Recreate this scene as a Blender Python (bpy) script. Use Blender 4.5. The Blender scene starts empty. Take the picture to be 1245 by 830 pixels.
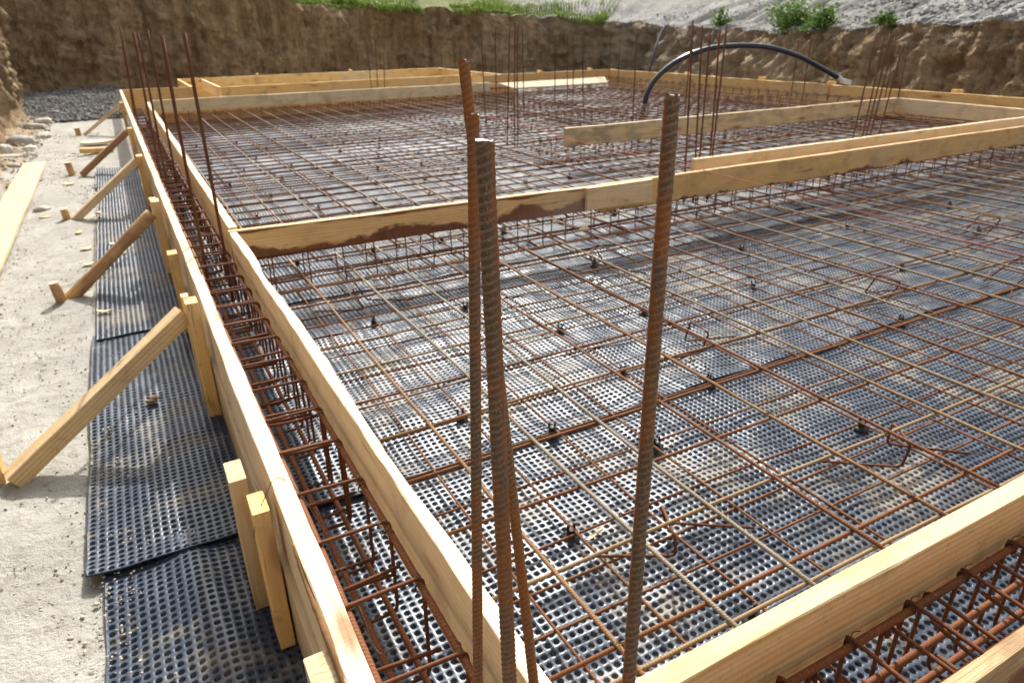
import bpy, math, random
import numpy as np
from mathutils import Matrix, Vector
random.seed(7); RNG = np.random.default_rng(7)
SC = bpy.context.scene; COL = SC.collection
GZ = -0.47          # ground in the pit; z = 0 is the top of the formwork boards

# ------------------------------------------------------------------ noise
def _h(ix, iy, iz, seed):
    n = (ix * 374761393 + iy * 668265263 + iz * 2147483647 + seed * 974634777) & 0xFFFFFFFF
    n = ((n ^ (n >> 13)) * 1274126177) & 0xFFFFFFFF
    return ((n ^ (n >> 16)) & 0xFFFF) / 65535.0
def noise3(x, y, z, seed=0):
    x, y, z = np.broadcast_arrays(np.asarray(x, float), np.asarray(y, float), np.asarray(z, float))
    fx, fy, fz = np.floor(x), np.floor(y), np.floor(z)
    ix, iy, iz = fx.astype(np.int64), fy.astype(np.int64), fz.astype(np.int64)
    s = lambda t: t * t * t * (t * (t * 6 - 15) + 10)
    u, v, w = s(x - fx), s(y - fy), s(z - fz)
    r = 0
    for a in (0, 1):
        for b in (0, 1):
            for c in (0, 1):
                r = r + _h(ix + a, iy + b, iz + c, seed) * (u if a else 1 - u) * (v if b else 1 - v) * (w if c else 1 - w)
    return r * 2 - 1
def fbm(x, y, z, octaves=4, seed=0, gain=0.5):
    t, a = 0, 1.0
    for k in range(octaves):
        t = t + a * noise3(np.asarray(x) * 2 ** k, np.asarray(y) * 2 ** k, np.asarray(z) * 2 ** k, seed + k); a *= gain
    return t

# ------------------------------------------------------------------ mesh helpers
def mesh_np(name, V, F, mats, smooth=True, mi=None):
    """V (n,3); F: list of (m,k) int arrays"""
    me = bpy.data.meshes.new(name)
    V = np.asarray(V, np.float32)
    F = [np.asarray(f, np.int32) for f in F if len(f)]
    tot = sum(f.size for f in F); npoly = sum(len(f) for f in F)
    me.vertices.add(len(V)); me.vertices.foreach_set('co', V.ravel())
    me.loops.add(tot); me.polygons.add(npoly)
    me.loops.foreach_set('vertex_index', np.concatenate([f.ravel() for f in F]))
    cnt = np.concatenate([np.full(len(f), f.shape[1], np.int32) for f in F])
    st = np.concatenate([[0], np.cumsum(cnt)[:-1]]).astype(np.int32)
    me.polygons.foreach_set('loop_start', st)
    try: me.polygons.foreach_set('loop_total', cnt)
    except Exception: pass
    me.polygons.foreach_set('use_smooth', np.full(npoly, smooth, bool))
    if mi is not None: me.polygons.foreach_set('material_index', np.asarray(mi, np.int32))
    for m in (mats if isinstance(mats, (list, tuple)) else [mats]): me.materials.append(m)
    me.update(calc_edges=True); me.validate()
    return me
def link(name, me, parent=None, mat4=None):
    o = bpy.data.objects.new(name, me); COL.objects.link(o)
    if parent is not None: o.parent = parent
    if mat4 is not None: o.matrix_local = mat4
    return o
def tag(o, label=None, cat=None, group=None, kind=None):
    if label: o['label'] = label
    if cat: o['category'] = cat
    if group: o['group'] = group
    if kind: o['kind'] = kind
    return o
def frame(p, xdir, up=(0, 0, 1)):
    x = Vector(xdir).normalized(); y = Vector(up).cross(x)
    if y.length < 1e-4: y = Vector((0, 1, 0)).cross(x)
    y.normalize(); z = x.cross(y)
    m = Matrix((x, y, z)).transposed().to_4x4(); m.translation = Vector(p); return m
def empty(name, loc):
    o = bpy.data.objects.new(name, None); COL.objects.link(o); o.location = loc; o.empty_display_size = .05; return o
def grid_faces(nu, nv, wrap_v=False):
    i = np.arange(nu - 1)[:, None]; j = np.arange(nv if wrap_v else nv - 1)[None]
    j2 = (j + 1) % nv
    return np.stack([(i * nv + j), ((i + 1) * nv + j), ((i + 1) * nv + j2), (i * nv + j2)], -1).reshape(-1, 4)
def tube_data(P, r, seg=8, rings=None):
    """tube along polyline P (n,3), r scalar or (n,), capped"""
    P = np.asarray(P, float); n = len(P)
    T = np.gradient(P, axis=0); T /= np.linalg.norm(T, axis=1)[:, None] + 1e-12
    ref = np.array([0, 0, 1.]) if abs(T[0, 2]) < .9 else np.array([0, 1., 0])
    A = np.zeros_like(P); a = ref - T[0] * (ref @ T[0]); a /= np.linalg.norm(a)
    for k in range(n):
        a = a - T[k] * (a @ T[k]); a /= np.linalg.norm(a) + 1e-12; A[k] = a
    B = np.cross(T, A); th = np.arange(seg) * 2 * np.pi / seg
    R = np.broadcast_to(np.asarray(r, float), (n,)) if np.ndim(r) < 2 else None
    rr = R[:, None] if R is not None else np.asarray(r)
    V = P[:, None] + A[:, None] * (np.cos(th) * rr)[..., None] + B[:, None] * (np.sin(th) * rr)[..., None]
    V = V.reshape(-1, 3)
    F = [grid_faces(n, seg, True), np.arange(seg)[None, ::-1], (np.arange(seg) + (n - 1) * seg)[None]]
    # grid winding outwards
    F[0] = F[0][:, ::-1]
    F[1], F[2] = F[1], F[2]
    return V, F
def rounded(P, rad=.02, k=5):
    """polyline with rounded bends"""
    P = [np.array(p, float) for p in P]; out = [P[0]]
    for a, b, c in zip(P, P[1:], P[2:]):
        d1 = (a - b); d2 = (c - b); l1, l2 = np.linalg.norm(d1), np.linalg.norm(d2)
        t = min(rad, l1 * .45, l2 * .45); q1 = b + d1 / l1 * t; q2 = b + d2 / l2 * t
        for s in np.linspace(0, 1, k): out.append((1 - s) ** 2 * q1 + 2 * s * (1 - s) * b + s * s * q2)
    out.append(P[-1]); return np.array(out)
def resample(P, step):
    P = np.asarray(P, float); d = np.r_[0, np.cumsum(np.linalg.norm(np.diff(P, axis=0), axis=1))]
    n = max(2, int(d[-1] / step) + 1); s = np.linspace(0, d[-1], n)
    return np.stack([np.interp(s, d, P[:, k]) for k in range(3)], 1)
def catmull(P, n=10):
    P = np.asarray(P, float); Q = np.vstack([2 * P[0] - P[1], P, 2 * P[-1] - P[-2]]); out = []
    for i in range(1, len(Q) - 2):
        for t in np.linspace(0, 1, n, endpoint=False):
            a, b, c, d = Q[i - 1:i + 3]
            out.append(.5 * (2 * b + (c - a) * t + (2 * a - 5 * b + 4 * c - d) * t * t + (3 * b - a - 3 * c + d) * t ** 3))
    out.append(P[-1]); return np.array(out)
class MB:
    def __init__(s): s.V = []; s.F = []; s.n = 0; s.mi = []
    def add(s, V, F, mi=0):
        s.V.append(np.asarray(V, float))
        for f in F:
            f = np.asarray(f); s.F.append(f + s.n); s.mi.append(np.full(len(f), mi))
        s.n += len(V)
    def build(s, name, mats, smooth=True):
        return mesh_np(name, np.vstack(s.V), s.F, mats, smooth, np.concatenate(s.mi))

# ------------------------------------------------------------------ materials
class NT:
    def __init__(s, name):
        s.m = bpy.data.materials.new(name); s.m.use_nodes = True; s.t = s.m.node_tree; s.t.nodes.clear()
        s.out = s.n('ShaderNodeOutputMaterial'); s.b = s.n('ShaderNodeBsdfPrincipled'); s.l(s.b.outputs[0], s.out.inputs[0])
    def n(s, t, **k):
        x = s.t.nodes.new(t)
        for a, b in k.items(): setattr(x, a, b)
        return x
    def l(s, a, b): s.t.links.new(a, b)
    def val(s, sock, v):
        if hasattr(v, 'is_linked') or isinstance(v, bpy.types.NodeSocket): s.l(v, sock)
        else: sock.default_value = v
    def math(s, op, a, b=0.0, c=None, clamp=False):
        x = s.n('ShaderNodeMath', operation=op, use_clamp=clamp); s.val(x.inputs[0], a); s.val(x.inputs[1], b)
        if c is not None: s.val(x.inputs[2], c)
        return x.outputs[0]
    def mix(s, f, a, b, mode='MIX'):
        x = s.n('ShaderNodeMix', data_type='RGBA', blend_type=mode); s.val(x.inputs[0], f)
        for k, v in ((6, a), (7, b)):
            if isinstance(v, tuple): x.inputs[k].default_value = (*v[:3], 1)
            else: s.l(v, x.inputs[k])
        return x.outputs[2]
    def ramp(s, f, a, b, smooth=True):
        x = s.n('ShaderNodeMapRange', interpolation_type='SMOOTHSTEP' if smooth else 'LINEAR'); s.val(x.inputs[0], f); s.val(x.inputs[1], a); s.val(x.inputs[2], b); return x.outputs[0]
    def noise(s, vec, scale, detail=4, rough=.55, dim='3D', dist=0.0):
        x = s.n('ShaderNodeTexNoise', noise_dimensions=dim); s.l(vec, x.inputs['Vector']); x.inputs['Scale'].default_value = scale
        x.inputs['Detail'].default_value = detail; x.inputs['Roughness'].default_value = rough; x.inputs['Distortion'].default_value = dist; return x.outputs[0]
    def obj(s): return s.n('ShaderNodeTexCoord').outputs['Object']
    def pos(s): return s.n('ShaderNodeNewGeometry').outputs['Position']
    def map(s, vec, scale=(1, 1, 1), loc=None):
        x = s.n('ShaderNodeMapping'); s.l(vec, x.inputs[0]); x.inputs['Scale'].default_value = scale
        if loc is not None: s.val(x.inputs['Location'], loc)
        return x.outputs[0]
    def sep(s, v): 
        x = s.n('ShaderNodeSeparateXYZ'); s.l(v, x.inputs[0]); return x.outputs
    def rand(s): return s.n('ShaderNodeObjectInfo').outputs['Random']
    def bump(s, h, strength=.5, dist=.01, nrm=None):
        x = s.n('ShaderNodeBump'); x.inputs['Strength'].default_value = strength; x.inputs['Distance'].default_value = dist; s.l(h, x.inputs['Height'])
        if nrm is not None: s.l(nrm, x.inputs['Normal'])
        return x.outputs[0]
    def fin(s, col, rough, nrm=None, metal=0.0, spec=.5):
        if isinstance(col, tuple): s.b.inputs['Base Color'].default_value = (*col[:3], 1)
        else: s.l(col, s.b.inputs['Base Color'])
        s.val(s.b.inputs['Roughness'], rough); s.val(s.b.inputs['Metallic'], metal); s.b.inputs['Specular IOR Level'].default_value = spec
        if nrm is not None: s.l(nrm, s.b.inputs['Normal'])
        return s.m

def wood(name, light, dark, stain=0.0, stain_col=(.13, .12, .10), bark=0.0, bark_amp=1.3, bark_top=0.0, height=.17, knots=.6, dirt=.25, ksize=1.0):
    t = NT(name); o = t.obj(); r = t.rand()
    off = t.n('ShaderNodeCombineXYZ'); t.l(t.math('MULTIPLY', r, 37.0), off.inputs[0]); t.l(t.math('MULTIPLY', r, 3.1), off.inputs[1])
    add = t.n('ShaderNodeVectorMath', operation='ADD'); t.l(o, add.inputs[0]); t.l(off.outputs[0], add.inputs[1]); p = add.outputs[0]
    g1 = t.noise(t.map(p, (1.2, 28, 28)), 1.6, 5, .6, dist=.6)
    g2 = t.noise(t.map(p, (5, 190, 190)), 1.0, 3, .6)
    # growth rings: cathedral figure
    w = t.n('ShaderNodeTexWave', wave_type='BANDS', bands_direction='Z'); t.l(t.map(p, (.9, 12, 12)), w.inputs[0])
    w.inputs['Scale'].default_value = 1.5; w.inputs['Distortion'].default_value = 5.0; w.inputs['Detail'].default_value = 2; w.inputs['Detail Scale'].default_value = .7
    f = t.math('ADD', t.math('MULTIPLY', g1, .55), t.math('ADD', t.math('MULTIPLY', w.outputs['Fac'], .22), t.math('MULTIPLY', g2, .30)))
    col = t.mix(t.ramp(f, .30, .80), light, dark)
    # knots
    v = t.n('ShaderNodeTexVoronoi'); t.l(t.map(p, (2.3, 9, 9)), v.inputs['Vector']); v.inputs['Scale'].default_value = 1.0; v.inputs['Randomness'].default_value = 1.0
    kn = t.math('MULTIPLY', t.ramp(v.outputs['Distance'], .16 * ksize, .05 * ksize), knots)
    sel = t.sep(v.outputs['Color'])[0]
    kn = t.math('MULTIPLY', kn, t.ramp(sel, .45, .55))
    col = t.mix(kn, col, (.20, .075, .022))
    halo = t.math('MULTIPLY', t.math('MULTIPLY', t.ramp(v.outputs['Distance'], .34 * ksize, .1), knots * .45), t.ramp(sel, .45, .55))
    col = t.mix(halo, col, (.40, .19, .065))
    # dirt blotches and stains
    n1 = t.noise(p, 5.0, 5, .6); col = t.mix(t.math('MULTIPLY', t.ramp(n1, .50, .72), dirt * 1.5), col, (.24, .16, .09))
    n3 = t.noise(p, 55.0, 3, .6); col = t.mix(t.math('MULTIPLY', t.ramp(n3, .60, .72), dirt * .8), col, (.16, .10, .055))
    if stain: 
        n2 = t.noise(t.map(p, (1, 2.2, 2.2)), 4.2, 5, .62); col = t.mix(t.math('MULTIPLY', t.ramp(n2, .45, .62), stain), col, stain_col)
    z = t.sep(o)[2]
    if bark or bark_top:
        nb = t.noise(t.map(p, (2.2, 1, 1)), 1.3, 3, .5); fine = t.noise(p, 26, 4, .6)
        bc = t.mix(fine, (.13, .042, .018), (.23, .095, .048))
    if bark:
        lim = t.math('ADD', t.math('MULTIPLY', t.math('SUBTRACT', nb, .5), bark_amp * height), -height * (1 - bark))
        lim = t.math('ADD', lim, t.math('MULTIPLY', t.math('SUBTRACT', t.noise(t.map(p, (9, 30, 30)), 2.0, 5, .7), .5), .42 * height)); mk = t.ramp(t.math('SUBTRACT', lim, z), -.010, .012); col = t.mix(mk, col, bc)
    if bark_top:
        lim = t.math('SUBTRACT', -bark_top * height * .55, t.math('MULTIPLY', t.math('SUBTRACT', nb, .56), 1.5 * bark_top * height))
        mk2 = t.math('MULTIPLY', t.ramp(t.math('SUBTRACT', z, lim), -.003, .005), t.ramp(z, -.002, -.010)); col = t.mix(mk2, col, bc)
    vn = t.n('ShaderNodeTexVoronoi'); t.l(t.map(p, (1.6, 7, 7)), vn.inputs['Vector']); vn.inputs['Scale'].default_value = 2.2     # nail heads
    nl = t.math('MULTIPLY', t.ramp(vn.outputs['Distance'], .035, .02), t.ramp(t.sep(vn.outputs['Color'])[1], .45, .5)); col = t.mix(nl, col, (.05, .04, .035))
    mud = t.noise(p, 17.0, 6, .7); col = t.mix(t.math('MULTIPLY', t.ramp(mud, .58, .70), dirt * 1.2), col, (.30, .235, .16))
    saw = t.noise(t.map(p, (150, 3, 3)), 1.0, 2, .5); col = t.mix(t.math('MULTIPLY', t.ramp(saw, .45, .75), .10), col, dark)
    ck = t.noise(t.map(p, (.7, 34, 34)), 1.0, 2, .5, dist=.8); gate = t.noise(p, 3.1, 2, .5)
    crack = t.math('MULTIPLY', t.ramp(t.math('ABSOLUTE', t.math('SUBTRACT', ck, .5)), .012, .003), t.ramp(gate, .52, .60)); col = t.mix(t.math('MULTIPLY', crack, .75), col, (.12, .065, .03))
    wx = t.noise(t.map(p, (.5, 1.5, 1.5)), 1.1, 3, .5); col = t.mix(t.math('MULTIPLY', t.ramp(wx, .50, .68), .35), col, (.56, .49, .38))
    rv = t.math('ADD', .84, t.math('MULTIPLY', r, .24))
    hsv = t.n('ShaderNodeHueSaturation'); t.l(rv, hsv.inputs['Value']); t.l(col, hsv.inputs['Color'])
    b = t.bump(t.math('ADD', t.math('ADD', t.math('MULTIPLY', saw, .35), t.math('MULTIPLY', g2, .6)), t.math('ADD', t.math('MULTIPLY', g1, .6), t.math('MULTIPLY', n3, .4))), .6, .005)
    return t.fin(hsv.outputs[0], .72, b, spec=.25)

def rust(name, a, b, c, rib=.0, pitch=.0075, cover=.5, scale=60, rough=.75, radial='x', attr=False):
    """a: steel/dust, b: rust, c: bright rust"""
    t = NT(name); o = t.obj(); r = t.rand()
    off = t.n('ShaderNodeVectorMath', operation='ADD'); t.l(o, off.inputs[0])
    cx = t.n('ShaderNodeCombineXYZ'); t.l(t.math('MULTIPLY', r, 91.0), cx.inputs[0]); t.l(cx.outputs[0], off.inputs[1]); p = off.outputs[0]
    n1 = t.noise(t.map(p, (.25, 1, 1)) if radial == 'x' else t.map(p, (1, 1, .35)), scale, 5, .62); n2 = t.noise(p, scale * 5, 4, .6); n0 = t.noise(p, 3.0, 3, .5)
    mlow = t.math('ADD', t.math('MULTIPLY', n1, .55), t.math('MULTIPLY', n0, .45))
    col = t.mix(t.ramp(t.math('ADD', mlow, t.math('MULTIPLY', t.math('SUBTRACT', r, .5), .16)), .5 - cover * .22 - .05, .5 - cover * .22 + .12), a, b)
    col = t.mix(t.math('MULTIPLY', t.ramp(n2, .50, .72), .75), col, c)
    h = t.math('MULTIPLY', n2, .25)
    if attr:
        ra = t.n('ShaderNodeAttribute', attribute_name='rib').outputs['Fac']; sa = t.n('ShaderNodeAttribute', attribute_name='seam').outputs['Fac']
        col = t.mix(t.math('MULTIPLY', sa, t.ramp(n1, .35, .55)), col, b); col = t.mix(t.math('MULTIPLY', ra, .40), col, (.30, .23, .155))
        col = t.mix(t.math('MULTIPLY', t.ramp(n0, .46, .62), .42), col, b)
    if rib:
        s = t.sep(o)
        ang = t.math('ARCTAN2', s[2], s[1])
        ph = t.math('ADD', t.math('MULTIPLY', s[0], 2 * math.pi / pitch), t.math('MULTIPLY', t.math('ABSOLUTE', ang), 1.6))
        rb = t.ramp(t.math('SINE', ph), .1, .8)
        h = t.math('ADD', h, t.math('MULTIPLY', rb, rib))
        col = t.mix(t.math('MULTIPLY', rb, .25), col, c)
    return t.fin(col, rough, t.bump(h, .8, .002), spec=.3)

M = {}
PALE, TAN = (.77, .61, .395), (.52, .315, .125)
M['pine'] = wood('pine_pale', PALE, (.61, .41, .20), knots=.5)
M['pine_cream'] = wood('pine_cream', (.84, .71, .51), (.72, .55, .33), knots=.7, ksize=1.2, dirt=.25)
M['pine_tan'] = wood('pine_tan', (.80, .53, .235), (.62, .345, .115), knots=.6)
M['pine_gold'] = wood('pine_gold', (.86, .58, .24), (.68, .39, .125), knots=.9, dirt=.3, ksize=1.5)
M['pine_flat'] = wood('pine_flat_plank', (.60, .485, .315), (.50, .37, .205), knots=.35, dirt=.2)
M['pine_face'] = wood('pine_sawn_orange', (.80, .60, .345), (.62, .385, .155), knots=.95, ksize=1.35, dirt=.35)
M['pine_bark'] = wood('pine_bark_edge', (.82, .56, .27), (.66, .40, .155), bark=.36, bark_amp=1.5, bark_top=.22, knots=.9)
M['pine_bark_low'] = wood('pine_bark_patch', (.80, .53, .235), (.64, .38, .145), bark=-.16, bark_amp=2.4, knots=.6, stain=.3, stain_col=(.34, .24, .13))
M['pine_grey'] = wood('pine_grey_stained', (.74, .57, .34), (.58, .40, .20), stain=.5, stain_col=(.20, .18, .13), knots=.9, ksize=1.3)
M['pine_whitegrey'] = wood('pine_weathered', (.90, .75, .49), (.78, .60, .35), stain=.2, stain_col=(.30, .27, .19), bark_top=.08, knots=.4)
M['pine_bark_out'] = wood('pine_bark_worn', (.55, .40, .22), (.40, .25, .11), bark=.62, knots=.4, stain=.5, stain_col=(.2, .09, .04))
M['log'] = wood('debarked_log', (.70, .47, .22), (.50, .28, .12), stain=.6, stain_col=(.27, .12, .075), knots=.5)
M['brown_wood'] = wood('brown_timber', (.56, .32, .16), (.40, .20, .09), knots=.5)
M['chip'] = wood('wood_chip', (.78, .62, .40), (.66, .47, .25), knots=0)

M['rust_thick'] = rust('rust_main_bar', (.085, .048, .029), (.155, .052, .017), (.28, .098, .029), rib=.9, pitch=.0105, cover=.9, scale=22)
M['rust_stirrup'] = rust('rust_stirrup', (.095, .052, .030), (.125, .043, .015), (.22, .082, .026), cover=.7, scale=20)
M['bar_tan'] = rust('mat_bar_dusty', (.28, .205, .118), (.22, .115, .048), (.26, .115, .042), rib=1.0, pitch=.0080, cover=.05, scale=7)
M['bar_grey'] = rust('mat_bar_grey', (.27, .232, .175), (.215, .15, .09), (.24, .135, .062), rib=1.0, pitch=.0080, cover=-.5, scale=7)
M['bar_rust'] = rust('mat_bar_rusty', (.18, .108, .055), (.155, .060, .021), (.26, .105, .034), rib=.9, pitch=.0080, cover=.8, scale=9)
M['starter'] = rust('starter_bar_rust', (.075, .058, .042), (.20, .066, .014), (.44, .15, .022), cover=.14, scale=75, radial='z', attr=True)
M['starter_thin'] = rust('starter_thin_rust', (.06, .036, .023), (.115, .043, .018), (.18, .07, .026), cover=.6, scale=30, radial='z')
t = NT('cut_steel'); M['cut'] = t.fin(t.mix(t.noise(t.obj(), 300, 4), (.36, .32, .27), (.62, .56, .48)), .5, metal=.2)
t = NT('tie_wire'); M['wire'] = t.fin((.07, .045, .03), .55, metal=.3)
t = NT('black_spacer_plastic'); M['spacer'] = t.fin((.012, .012, .013), .45)
t = NT('blue_black_hose'); M['hose'] = t.fin((.012, .016, .028), .28)
t = NT('hose_fitting'); M['fitting'] = t.fin((.55, .55, .56), .4)
t = NT('red_string'); M['string'] = t.fin((.50, .12, .09), .8)

def membrane_mat(name, dust, far=False, bottom=False):
    t = NT(name); p = t.pos()
    n1 = t.noise(p, 3.2, 5, .6, dist=.4); n2 = t.noise(p, 22, 4, .65); n3 = t.noise(p, 210, 3, .6); n4 = t.noise(p, 1.1, 3, .5)
    m = t.math('MULTIPLY', t.ramp(t.math('ADD', t.math('MULTIPLY', n1, .7), t.math('MULTIPLY', n2, .3)), .48, .63), dust)
    m = t.math('ADD', m, t.math('MULTIPLY', t.ramp(n3, .50, .80), .18 * (1 if not bottom else 3)), clamp=True)
    plast = t.mix(n4, (.028, .040, .064), (.050, .067, .100))
    col = t.mix(m, plast, (.30, .26, .195))
    if bottom: col = t.mix(t.math('MULTIPLY', t.ramp(n2, .46, .64), .6), col, (.30, .25, .17))
    rough = t.math('ADD', t.math('ADD', .19, t.math('MULTIPLY', n2, .24)), t.math('MULTIPLY', m, .35)); h = t.math('ADD', t.math('MULTIPLY', n3, .2), t.math('MULTIPLY', n2, .3))
    nrm = t.bump(h, .35, .003)
    if far:   # the moulded pattern of the sheet where one dimple is smaller than a pixel
        s = t.sep(p); q = 2 * math.pi / .0255
        d = t.math('MULTIPLY', t.math('ADD', t.math('SINE', t.math('MULTIPLY', s[0], q)), 1), t.math('ADD', t.math('SINE', t.math('MULTIPLY', s[1], q)), 1))
        nrm = t.bump(n1, .5, .06, nrm); nrm = t.bump(t.ramp(d, 1.3, 2.6), 1.0, -.006, nrm)
    return t.fin(col, rough, nrm, spec=.30)
M['mem'] = membrane_mat('dimpled_black_plastic', .55)
M['mem_bot'] = membrane_mat('dimple_bottom', .55, bottom=True)
M['mem_far'] = membrane_mat('dimpled_plastic_sheet', .55, far=True)

def earth(name, a, b, c, scale=1.0, bumpd=.04, rough=.95):
    t = NT(name); p = t.pos()
    n1 = t.noise(p, .9 * scale, 6, .62); n2 = t.noise(p, 6 * scale, 6, .65); n3 = t.noise(p, 42 * scale, 4, .6)
    col = t.mix(t.ramp(n1, .36, .66), a, b); col = t.mix(t.math('MULTIPLY', t.ramp(n2, .48, .70), .7), col, c)
    col = t.mix(t.math('MULTIPLY', t.ramp(n3, .55, .75), .35), col, tuple(x * .55 for x in a))
    h = t.math('ADD', n2, t.math('MULTIPLY', n3, .35))
    return t.fin(col, rough, t.bump(h, .9, bumpd), spec=.15)
def bank_mat():
    t = NT('clay_bank'); p = t.pos(); x, y, z = t.sep(p)[:3]
    n1 = t.noise(p, .55, 6, .6); n2 = t.noise(p, 3.2, 6, .65); n3 = t.noise(p, 22, 5, .65); 
    st = t.noise(t.map(p, (4.5, 4.5, .30)), 1.2, 5, .65)   # bucket-tooth streaks down the cut
    brown = t.mix(t.ramp(n1, .38, .62), (.41, .275, .15), (.62, .455, .28))
    brown = t.mix(t.math('MULTIPLY', t.ramp(st, .42, .64), .6), brown, (.17, .10, .05))
    brown = t.mix(t.math('MULTIPLY', t.ramp(n2, .52, .68), .55), brown, (.66, .53, .36))
    grey = t.mix(t.ramp(n1, .38, .62), (.22, .18, .135), (.34, .285, .215))
    grey = t.mix(t.math('MULTIPLY', t.ramp(n2, .50, .68), .6), grey, (.44, .375, .285))
    grey = t.mix(t.math('MULTIPLY', t.ramp(n3, .62, .72), .5), grey, (.52, .47, .39))
    f = t.ramp(t.math('ADD', x, t.math('MULTIPLY', t.math('SUBTRACT', n2, .5), 6)), 10.5, 17.0)
    col = t.mix(f, brown, grey)
    vc = t.n('ShaderNodeTexVoronoi', feature='DISTANCE_TO_EDGE'); t.l(t.map(p, (1, 1, 1.4)), vc.inputs['Vector']); vc.inputs['Scale'].default_value = 5.5
    col = t.mix(t.math('MULTIPLY', t.ramp(t.math('ADD', vc.outputs[0], t.math('MULTIPLY', n3, .12)), .10, .04), .6), col, (.07, .045, .025))
    n5 = t.noise(p, 75, 3, .6); col = t.mix(t.math('MULTIPLY', t.ramp(n5, .60, .68), .55), col, (.50, .42, .31)); col = t.mix(t.math('MULTIPLY', t.ramp(n5, .42, .34), .6), col, (.09, .06, .035))
    return t.fin(col, .95, t.bump(t.math('ADD', n2, t.math('ADD', t.math('MULTIPLY', n3, .8), t.math('MULTIPLY', n5, .3))), 1.0, .16), spec=.1)
M['bank'] = bank_mat()
M['sand'] = earth('pale_sand', (.34, .315, .262), (.43, .40, .335), (.26, .235, .19), 2.5, .03)
t = NT('pale_sand_with_spoil'); p = t.pos(); x_ = t.sep(p)[0]
n1 = t.noise(p, 2.2, 6, .62); n2 = t.noise(p, 15, 6, .65); n3 = t.noise(p, 105, 4, .6); n4 = t.noise(p, 300, 2, .5)
c_ = t.mix(t.ramp(n1, .36, .66), (.345, .332, .295), (.42, .405, .362)); c_ = t.mix(t.math('MULTIPLY', t.ramp(n2, .48, .70), .7), c_, (.26, .235, .19))
c_ = t.mix(t.math('MULTIPLY', t.ramp(n3, .56, .72), .45), c_, (.22, .20, .165)); c_ = t.mix(t.math('MULTIPLY', t.ramp(n4, .64, .72), .35), c_, (.52, .50, .46))
sp = t.ramp(t.math('ADD', x_, t.math('MULTIPLY', t.math('SUBTRACT', n1, .5), .9)), -1.12, -1.38)
c_ = t.mix(t.math('MULTIPLY', sp, .85), c_, t.mix(t.ramp(n2, .4, .6), (.22, .145, .08), (.36, .26, .16)))
M['sand'] = t.fin(c_, .95, t.bump(t.math('ADD', n2, t.math('ADD', t.math('MULTIPLY', n3, .4), t.math('MULTIPLY', n4, .12))), .9, .02), spec=.12)
M['gravel_ground'] = earth('gravel_bed', (.17, .16, .148), (.22, .21, .195), (.12, .114, .105), 4.0, .05)
M['gravel_slope'] = earth('pale_gravel', (.30, .29, .275), (.41, .395, .37), (.18, .175, .165), 3.0, .08)
t = NT('verge_to_gravel'); p = t.pos(); n1 = t.noise(p, 1.3, 5, .6); n2 = t.noise(p, 9, 5, .65)
g_ = t.mix(t.ramp(n2, .35, .65), (.10, .13, .035), (.17, .17, .07)); s_ = t.mix(t.ramp(n2, .35, .65), (.20, .195, .18), (.41, .395, .37))
M['verge_mix'] = t.fin(t.mix(t.ramp(t.math('ADD', t.sep(p)[0], t.math('MULTIPLY', t.math('SUBTRACT', n1, .5), 6)), 12.2, 14.2), g_, s_), .95, t.bump(n2, .8, .05), spec=.1)
M['verge'] = earth('verge_soil', (.12, .15, .04), (.16, .19, .05), (.20, .15, .08), 2.0, .05)
def stone_mat(name, a, b):
    t = NT(name); p = t.obj(); r = t.rand(); n = t.noise(p, 9, 5, .6)
    cc = t.mix(n, a, b); h = t.n('ShaderNodeHueSaturation'); t.l(t.math('ADD', .75, t.math('MULTIPLY', r, .5)), h.inputs['Value']); t.l(cc, h.inputs['Color'])
    return t.fin(h.outputs[0], .85, t.bump(n, .5, .02), spec=.2)
M['clod'] = stone_mat('soil_clod', (.22, .14, .08), (.36, .25, .15))
M['stone'] = stone_mat('field_stone', (.34, .31, .27), (.52, .49, .43))
def pebble_mat(name, a, b):
    t = NT(name); g = t.n('ShaderNodeNewGeometry'); r = g.outputs['Random Per Island']
    return t.fin(t.mix(r, a, b), .85, spec=.2)
M['pebble_dark'] = pebble_mat('dark_pebbles', (.10, .10, .10), (.27, .26, .245))
M['pebble_pale'] = pebble_mat('pale_pebbles', (.15, .155, .165), (.44, .425, .40))
M['pebble_sand'] = pebble_mat('sand_pebbles', (.26, .22, .165), (.55, .49, .40))
def leaf_mat(name, a, b):
    t = NT(name); g = t.n('ShaderNodeNewGeometry'); r = g.outputs['Random Per Island']
    m = t.fin(t.mix(r, a, b), .55, spec=.3)
    tr = t.n('ShaderNodeBsdfTranslucent'); t.l(t.mix(r, a, b), tr.inputs[0]); mx = t.n('ShaderNodeMixShader'); mx.inputs[0].default_value = .35
    t.l(t.b.outputs[0], mx.inputs[1]); t.l(tr.outputs[0], mx.inputs[2]); t.l(mx.outputs[0], t.out.inputs[0]); return m
M['grass'] = leaf_mat('grass_blade', (.075, .15, .02), (.24, .29, .06))
M['weed'] = leaf_mat('weed_leaf', (.055, .12, .018), (.15, .25, .045))
M['stem'] = NT('weed_stem').fin((.10, .12, .04), .7)

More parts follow.
